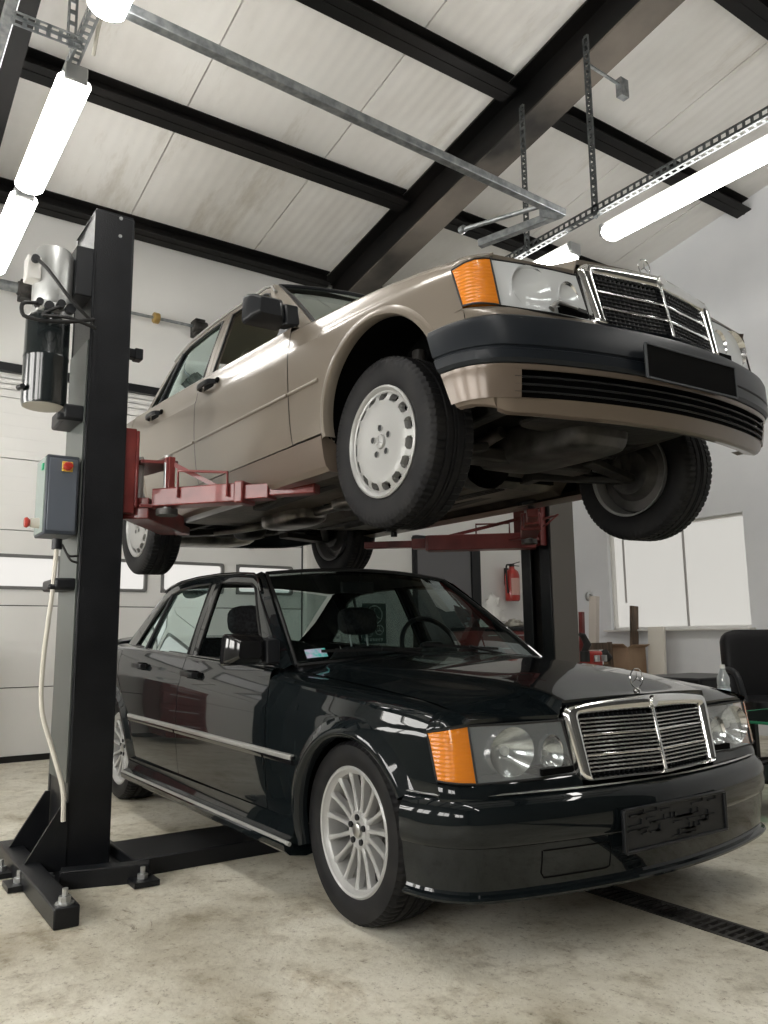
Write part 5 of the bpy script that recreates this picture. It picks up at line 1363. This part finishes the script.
# ---- clutter at the back
def thing(name, label, cat, loc, group=None):
    return tag(empty(name, (loc[0], loc[1], loc[2] + ZO)), label, cat, group)
fe = thing('fire_extinguisher', 'red fire extinguisher hanging on the white back wall', 'fire extinguisher', (XB + .11, 4.33, 1.44))
mb = MB(); mb.lathe([(0, 0), (.07, 0), (.085, .012), (.088, .05), (.088, .30), (.075, .35), (.035, .385), (.03, .41)], 28); mb.build('cylinder', M['red2'], fe)
mb = MB(); mb.lathe([(.0885, .12), (.0885, .27)], 28); 
mb = MB(); rows = [[(.0892 * math.cos(a), .0892 * math.sin(a), z) for z in (.07, .27)] for a in [math.radians(-50 + 8 * k) for k in range(12)]]; mb.grid(rows); mb.build('label', pbr('extinguisher label', (.6, .35, .3), .5), fe)
mb = MB(); mb.box((.0, .0, .425), (.04, .05, .04)); mb.bar((0, .0, .44), (.02, .11, .47), .02, .01); mb.bar((0, .0, .425), (.02, .10, .42), .02, .008); mb.build('valve_handle', M['seal'], fe, bevel=.003)
mb = MB(); mb.tube([(0, -.02, .43), (.02, -.10, .42), (.03, -.115, .30), (.03, -.105, .15), (.03, -.10, .09)], .011, 8, smooth=24); mb.build('hose', M['seal'], fe)
mb = MB(); mb.box((-.095, 0, .3), (.02, .06, .2)); mb.build('wall_hook', M['seal'], fe)

def poster():
    t = thing('wall_sign', 'dark green sign with a white star emblem seen through the dark car windows', 'sign', (XB + .015, 2.41, .98))
    mb = MB(); mb.box((0, 0, .2), (.015, .30, .42)); mb.build('board', pbr('dark green board', (.02, .05, .045), .4), t, bevel=.003)
    wm = pbr('white print', (.6, .66, .62), .5)
    mb = MB(); star(mb, (.011, .0, .29), .095, .006); mb.build('star_emblem', wm, t)
    mb = MB(); star(mb, (.011, -.07, .10), .04, .004); mb.build('star_emblem', wm, t)
    mb = MB(); star(mb, (.011, .06, .13), .05, .004); mb.build('star_emblem', wm, t)
    mb = MB()
    for k in range(7): mb.box((.0115, -.12 + .035 * k, .03), (.004, .022, .03))
    mb.build('lettering', wm, t)
poster()
# red tool trolley with crumpled white cloth
tr = thing('tool_trolley', 'dark red tool trolley against the back wall below the extinguisher', 'tool trolley', (-4.25, 3.78, .08))
mb = MB(); mb.box((0, 0, .58), (.42, .84, .86)); mb.build('cabinet', M['red'], tr, bevel=.012)
for z in (.25, .45, .62, .77, .91):
    mb = MB(); mb.box((.215, 0, z), (.012, .78, .13 if z > .5 else .17)); d_ = mb.build('drawer', M['red'], tr, bevel=.004)
    mb = MB(); mb.bar((.235, -.3, z + .05), (.235, .3, z + .05), .012, .012); mb.build('drawer_handle', M['steel'], d_)
mb = MB(); mb.box((0, 0, 1.03), (.46, .88, .04)); mb.build('top', M['plastic'], tr, bevel=.008)
for sx in (-1, 1):
    for sy in (-1, 1):
        mb = MB(); mb.lathe([(0, -.015), (.06, -.015), (.06, .015), (0, .015)], 16, c=(sx * .17, sy * .34, .065), axis='y'); mb.box((sx * .17, sy * .34, .11), (.05, .05, .07)); mb.build('caster', M['seal'], tr)
rnd = random.Random(11)
def crumple(name, label, loc, r, h, mat, seed, cat='cloth'):
    rn = random.Random(seed); mb = MB(); rows = []
    for i in range(9):
        ph = PI / 2 * i / 8; rows.append([])
        for j in range(16):
            k = rn.uniform(.6, 1.2); rows[-1].append((r * k * math.cos(ph) * math.cos(j * PI / 8) + .25 * r * math.sin(ph * 2), r * k * math.cos(ph) * math.sin(j * PI / 8), h * math.sin(ph) * rn.uniform(.8, 1.1)))
    mb.grid(rows, closev=True); mb.face(list(range(16))); o = mb.build(name, mat, None, sharp=60, loc=(loc[0], loc[1], loc[2] + ZO)); return tag(o, label, cat)
crumple('crumpled_cloth', 'tall heap of crumpled white cloth on the red tool trolley', (-4.2, 3.70, 1.13), .13, .36, M['white'], 4)
crumple('paper_bag', 'small white crumpled bag at the right end of the red trolley', (-4.2, 4.02, 1.13), .13, .09, pbr('bag', (.4, .38, .33), .7), 9, 'bag')
# floor jack leaning by the right post
jk = thing('floor_jack', 'red workshop jack with black handle between the post and the cardboard box', 'jack', (-2.94, 3.85, .08))
mb = MB(); mb.box((0, 0, .30), (.22, .30, .45)); mb.box((0, .0, .68), (.14, .20, .24)); mb.build('body', M['red2'], jk, bevel=.02)
mb = MB(); mb.tube([(0, -.1, .78), (.02, -.06, .86), (.0, -.10, .95), (0, -.14, .96)], [.03, .04, .03, .02], 10); mb.build('nozzle', M['seal'], jk)
for q0, q1 in (((.05, -.14, .80), (.05, -.14, .70)), ((.05, .13, .78), (.05, .19, .72))):
    mb = MB(); mb.tube([q0, q1], .048, 12); mb.build('side_cap', M['seal'], jk)
mb = MB()
for y in (-.05, .05): mb.tube([(.12, y, .76), (.12, y, .70)], .03, 10)
mb.build('gauge', M['steel'], jk)
st = thing('wooden_chair', 'dark wooden chair frame beside the red jack', 'chair', (-3.10, 4.21, .08))
for y in (-.22, .14):
    mb = MB(); mb.bar((0, y, 0), (-.02, y, .88), .04, .035, up=(1, 0, 0)); mb.build('back_leg', M['wood'], st)
    mb = MB(); mb.bar((.28, y, 0), (.28, y, .45), .04, .035, up=(1, 0, 0)); mb.build('front_leg', M['wood'], st)
mb = MB(); mb.box((.15, -.04, .46), (.36, .40, .03)); mb.build('seat', M['wood'], st, bevel=.006)
for z in (.62, .84):
    mb = MB(); mb.box((-.015, -.04, z), (.02, .36, .07)); mb.build('back_slat', M['wood'], st)
pk = thing('plank', 'pale plank leaning on the wall right of the post, red strip behind it', 'plank', (-3.35, 4.3, .08))
mb = MB(); mb.bar((0, 0, 0), (.06, .05, 1.36), .05, .10, up=(1, 0, 0)); mb.build('board', pbr('pale plank', (.58, .53, .48), .6), pk)
rb = tag(MB().bar((-3.47, 4.30, 0), (-3.46, 4.33, 1.20), .04, .05, up=(1, 0, 0)).build('red_strip', M['red']), 'narrow red strip standing behind the pale leaning plank', 'strip')
wl = tag(MB().lathe([(.03, -.015), (.05, -.015), (.05, .015), (.03, .015), (.03, -.015)], 18, c=(-3.35, 4.34, 1.36), axis='x').build('tape_roll', M['steel']), 'small silver ring hung on top of the pale plank', 'ring')
bx = thing('cardboard_box', 'brown cardboard box with open flaps below the window', 'box', (-3.14, 4.60, .08))
mb = MB()
for c_, d_ in (((0, -.14, .43), (.32, .006, .78)), ((0, .14, .43), (.32, .006, .78)), ((-.16, 0, .43), (.006, .28, .78)), ((.16, 0, .43), (.006, .28, .78)), ((0, 0, .045), (.32, .28, .01))): mb.box(c_, d_)
mb.build('carton', M['card'], bx, smooth=False)
mb = MB(); mb.bar((0, -.14, .82), (0, -.21, .86), .32, .006, up=(0, .6, 1)); mb.build('flap', M['card'], bx)
mb = MB(); mb.bar((.16, 0, .82), (.22, 0, .85), .28, .006); mb.build('flap', M['card'], bx)
wb = tag(MB().bar((-3.22, 4.80, 0), (-3.20, 4.88, 1.26), .03, .11, up=(0, 1, 0)).build('wooden_board', M['wood']), 'narrow dark wooden board standing upright behind the cardboard box', 'board')
wp = tag(MB().prism([(-2.93, 0), (-2.72, 0), (-2.76, 1.03), (-2.95, 1.03)], lambda p: (p[0], 4.66 + .1 * p[1], p[1]), lambda p: (p[0], 4.70 + .1 * p[1], p[1])).build('white_panel', pbr('cream panel', (.74, .71, .64), .55), bevel=.004), 'cream white panel leaning against the wall under the window', 'panel')
cab = thing('tool_cabinet', 'dark red tool cabinet beside the garage door, mirrored in the dark rear door', 'cabinet', (-4.28, -1.86, .08))
mb = MB(); mb.box((0, 0, .55), (.45, .42, .95)); mb.build('cabinet_body', M['red'], cab, bevel=.012)
for z in (.22, .42, .60, .76, .92):
    mb = MB(); mb.box((.23, 0, z), (.012, .38, .13)); d_ = mb.build('drawer', M['red'], cab, bevel=.004)
    mb = MB(); mb.bar((.25, -.13, z + .04), (.25, .13, z + .04), .012, .012); mb.build('drawer_handle', M['steel'], d_)
# dark low table, bottle, glass table, armchair
tb = thing('side_table', 'low black table in front of the right wall behind the dark hood', 'table', (-1.45, 3.35, .08))
mb = MB(); mb.box((0, 0, .585), (.62, .78, .09)); mb.build('table_top', M['leather'], tb, bevel=.02)
for sx in (-1, 1):
    for sy in (-1, 1):
        mb = MB(); mb.bar((sx * .26, sy * .33, 0), (sx * .26, sy * .33, .55), .05, .05, up=(1, 0, 0)); mb.build('leg', M['leather'], tb)
gt = thing('glass_table', 'table with green edged glass top at the right edge', 'table', (-.02, 2.22, .08))
mb = MB(); mb.box((0, 0, .492), (.62, 1.0, .012)); mb.build('glass_top', M['table_glass'], gt)
mb = MB()
for a, b2 in (((-.315, -.505), (-.315, .505)), ((.315, -.505), (.315, .505)), ((-.315, -.505), (.315, -.505)), ((-.315, .505), (.315, .505))): mb.bar((a[0], a[1], .492), (b2[0], b2[1], .492), .012, .014)
mb.build('glass_edge', pbr('green glass edge', (.05, .30, .16), .2), gt)
for sx in (-1, 1):
    for sy in (-1, 1):
        mb = MB(); mb.tube([(sx * .25, sy * .42, 0), (sx * .25, sy * .42, .486)], .02, 10); mb.build('leg', M['steel'], gt)
mb = MB(); mb.box((0, 0, .18), (.5, .84, .02)); mb.build('lower_shelf', M['leather'], gt)
bt = thing('water_bottle', 'clear plastic water bottle standing by the black chair', 'bottle', (-.37, 2.06, .58))
mb = MB(); mb.lathe([(0, 0), (.034, 0), (.037, .01), (.037, .06), (.034, .07), (.037, .08), (.037, .14), (.033, .15), (.037, .165), (.034, .20), (.018, .235), (.014, .25)], 24); mb.build('body', M['bottle'], bt)
mb = MB(); mb.lathe([(0, .272), (.015, .272), (.016, .25)], 16); mb.build('cap', M['white'], bt)
mb = MB(); mb.lathe([(.0378, .09), (.0378, .135)], 24); mb.build('label', pbr('bottle label', (.55, .6, .68), .4), bt)
ch = thing('office_chair', 'high backed black leather office chair at the right edge', 'chair', (-.60, 3.08, .08))
rot_ = Euler((0, 0, math.radians(-40)))
def rc(mb): 
    R = rot_.to_matrix(); mb.v = [tuple(R @ Vector(p)) for p in mb.v]; return mb
mb = MB(); cushion(mb, (0, 0, .46), (.52, .52, .13), k=5); rc(mb).build('seat', M['leather'], ch)
mb = MB(); cushion(mb, (-.26, 0, .70), (.14, .58, .56), Euler((0, math.radians(-8), 0)), k=7); rc(mb).build('backrest', M['leather'], ch)
for s in (-1, 1):
    mb = MB(); mb.tube([(-.2, s * .30, .52), (-.15, s * .33, .68), (.12, s * .33, .68), (.18, s * .30, .50)], .022, 10, smooth=24); rc(mb).build('armrest', M['plastic'], ch)
mb = MB(); mb.tube([(0, 0, .40), (0, 0, .12)], .03, 12); rc(mb).build('gas_column', M['plastic'], ch)
for k in range(5):
    a = 2 * PI * k / 5; mb = MB(); mb.bar((0, 0, .12), (.28 * math.cos(a), .28 * math.sin(a), .07), .05, .03); mb.lathe([(0, -.02), (.028, -.02), (.028, .02), (0, .02)], 14, c=(.28 * math.cos(a), .28 * math.sin(a), .03), axis='y'); rc(mb).build('base_leg', M['plastic'], ch)
fb_ = crumple('black_bag', 'black crumpled bag lying on the glass table', (.10, 2.2, .58), .16, .14, M['leather'], 5, 'bag')

# inspection sticker on the dark windscreen
mb = MB()
for j, col in enumerate(((.08, .45, .42), (.5, .25, .5), (.6, .65, .65))):
    pass
stk = MB(); p0 = ws_pt = None
def wsp(u, yn):
    xb_ = -.525 + .095 * (1 - yn * yn); zb_ = .918 + .032 * (1 - yn * yn); xt = -1.125 + .055 * (1 - yn * yn); zt = 1.352 + .030 * (1 - yn * yn)
    return (lerp(xb_, xt, u) + .004, lerp(.705, .555, u) * yn, lerp(zb_, zt, u) + .012 * math.sin(PI * u) + .004 + ZO)
m1 = noisy(pbr('sticker print', (.3, .5, .5), .4), (.05, .5, .45), (.62, .45, .66), 30, 2)
for (a, b2, u0, u1, mm) in ((-.93, -.80, .05, .125, m1),):
    mb = MB(); mb.grid([[wsp(lerp(u0, u1, i / 3), lerp(a, b2, j / 6)) for j in range(7)] for i in range(4)]); o = mb.build('inspection_sticker', mm, drk)
# ------------------------------------------------------------------ camera and world
cam = bpy.data.cameras.new('camera'); co = bpy.data.objects.new('camera', cam); COL.objects.link(co); SC.camera = co
F_, YAW, PIT, ROL = 796.81, math.radians(145.46233), math.radians(8.92926), math.radians(-.63508)
cam.sensor_fit = 'VERTICAL'; cam.sensor_height = 24; cam.lens = F_ / 1024 * 24; cam.clip_start = .05
fw = Vector((math.cos(PIT) * math.cos(YAW), math.cos(PIT) * math.sin(YAW), math.sin(PIT)))
r0 = fw.cross(Vector((0, 0, 1))).normalized(); u0 = r0.cross(fw)
r = r0 * math.cos(ROL) + u0 * math.sin(ROL); u = -r0 * math.sin(ROL) + u0 * math.cos(ROL)
co.matrix_world = Matrix(((r.x, u.x, -fw.x, 2.46434), (r.y, u.y, -fw.y, -2.31328), (r.z, u.z, -fw.z, 1.03475 + ZO), (0, 0, 0, 1)))
W = bpy.data.worlds.new('world'); SC.world = W; W.use_nodes = True
W.node_tree.nodes['Background'].inputs[0].default_value = (.8, .85, .9, 1); W.node_tree.nodes['Background'].inputs[1].default_value = .6
SC.view_settings.view_transform = 'Standard'; SC.view_settings.look = 'None'; SC.view_settings.gamma = 1
SC.view_settings.use_curve_mapping = False; SC.view_settings.exposure = 1.32
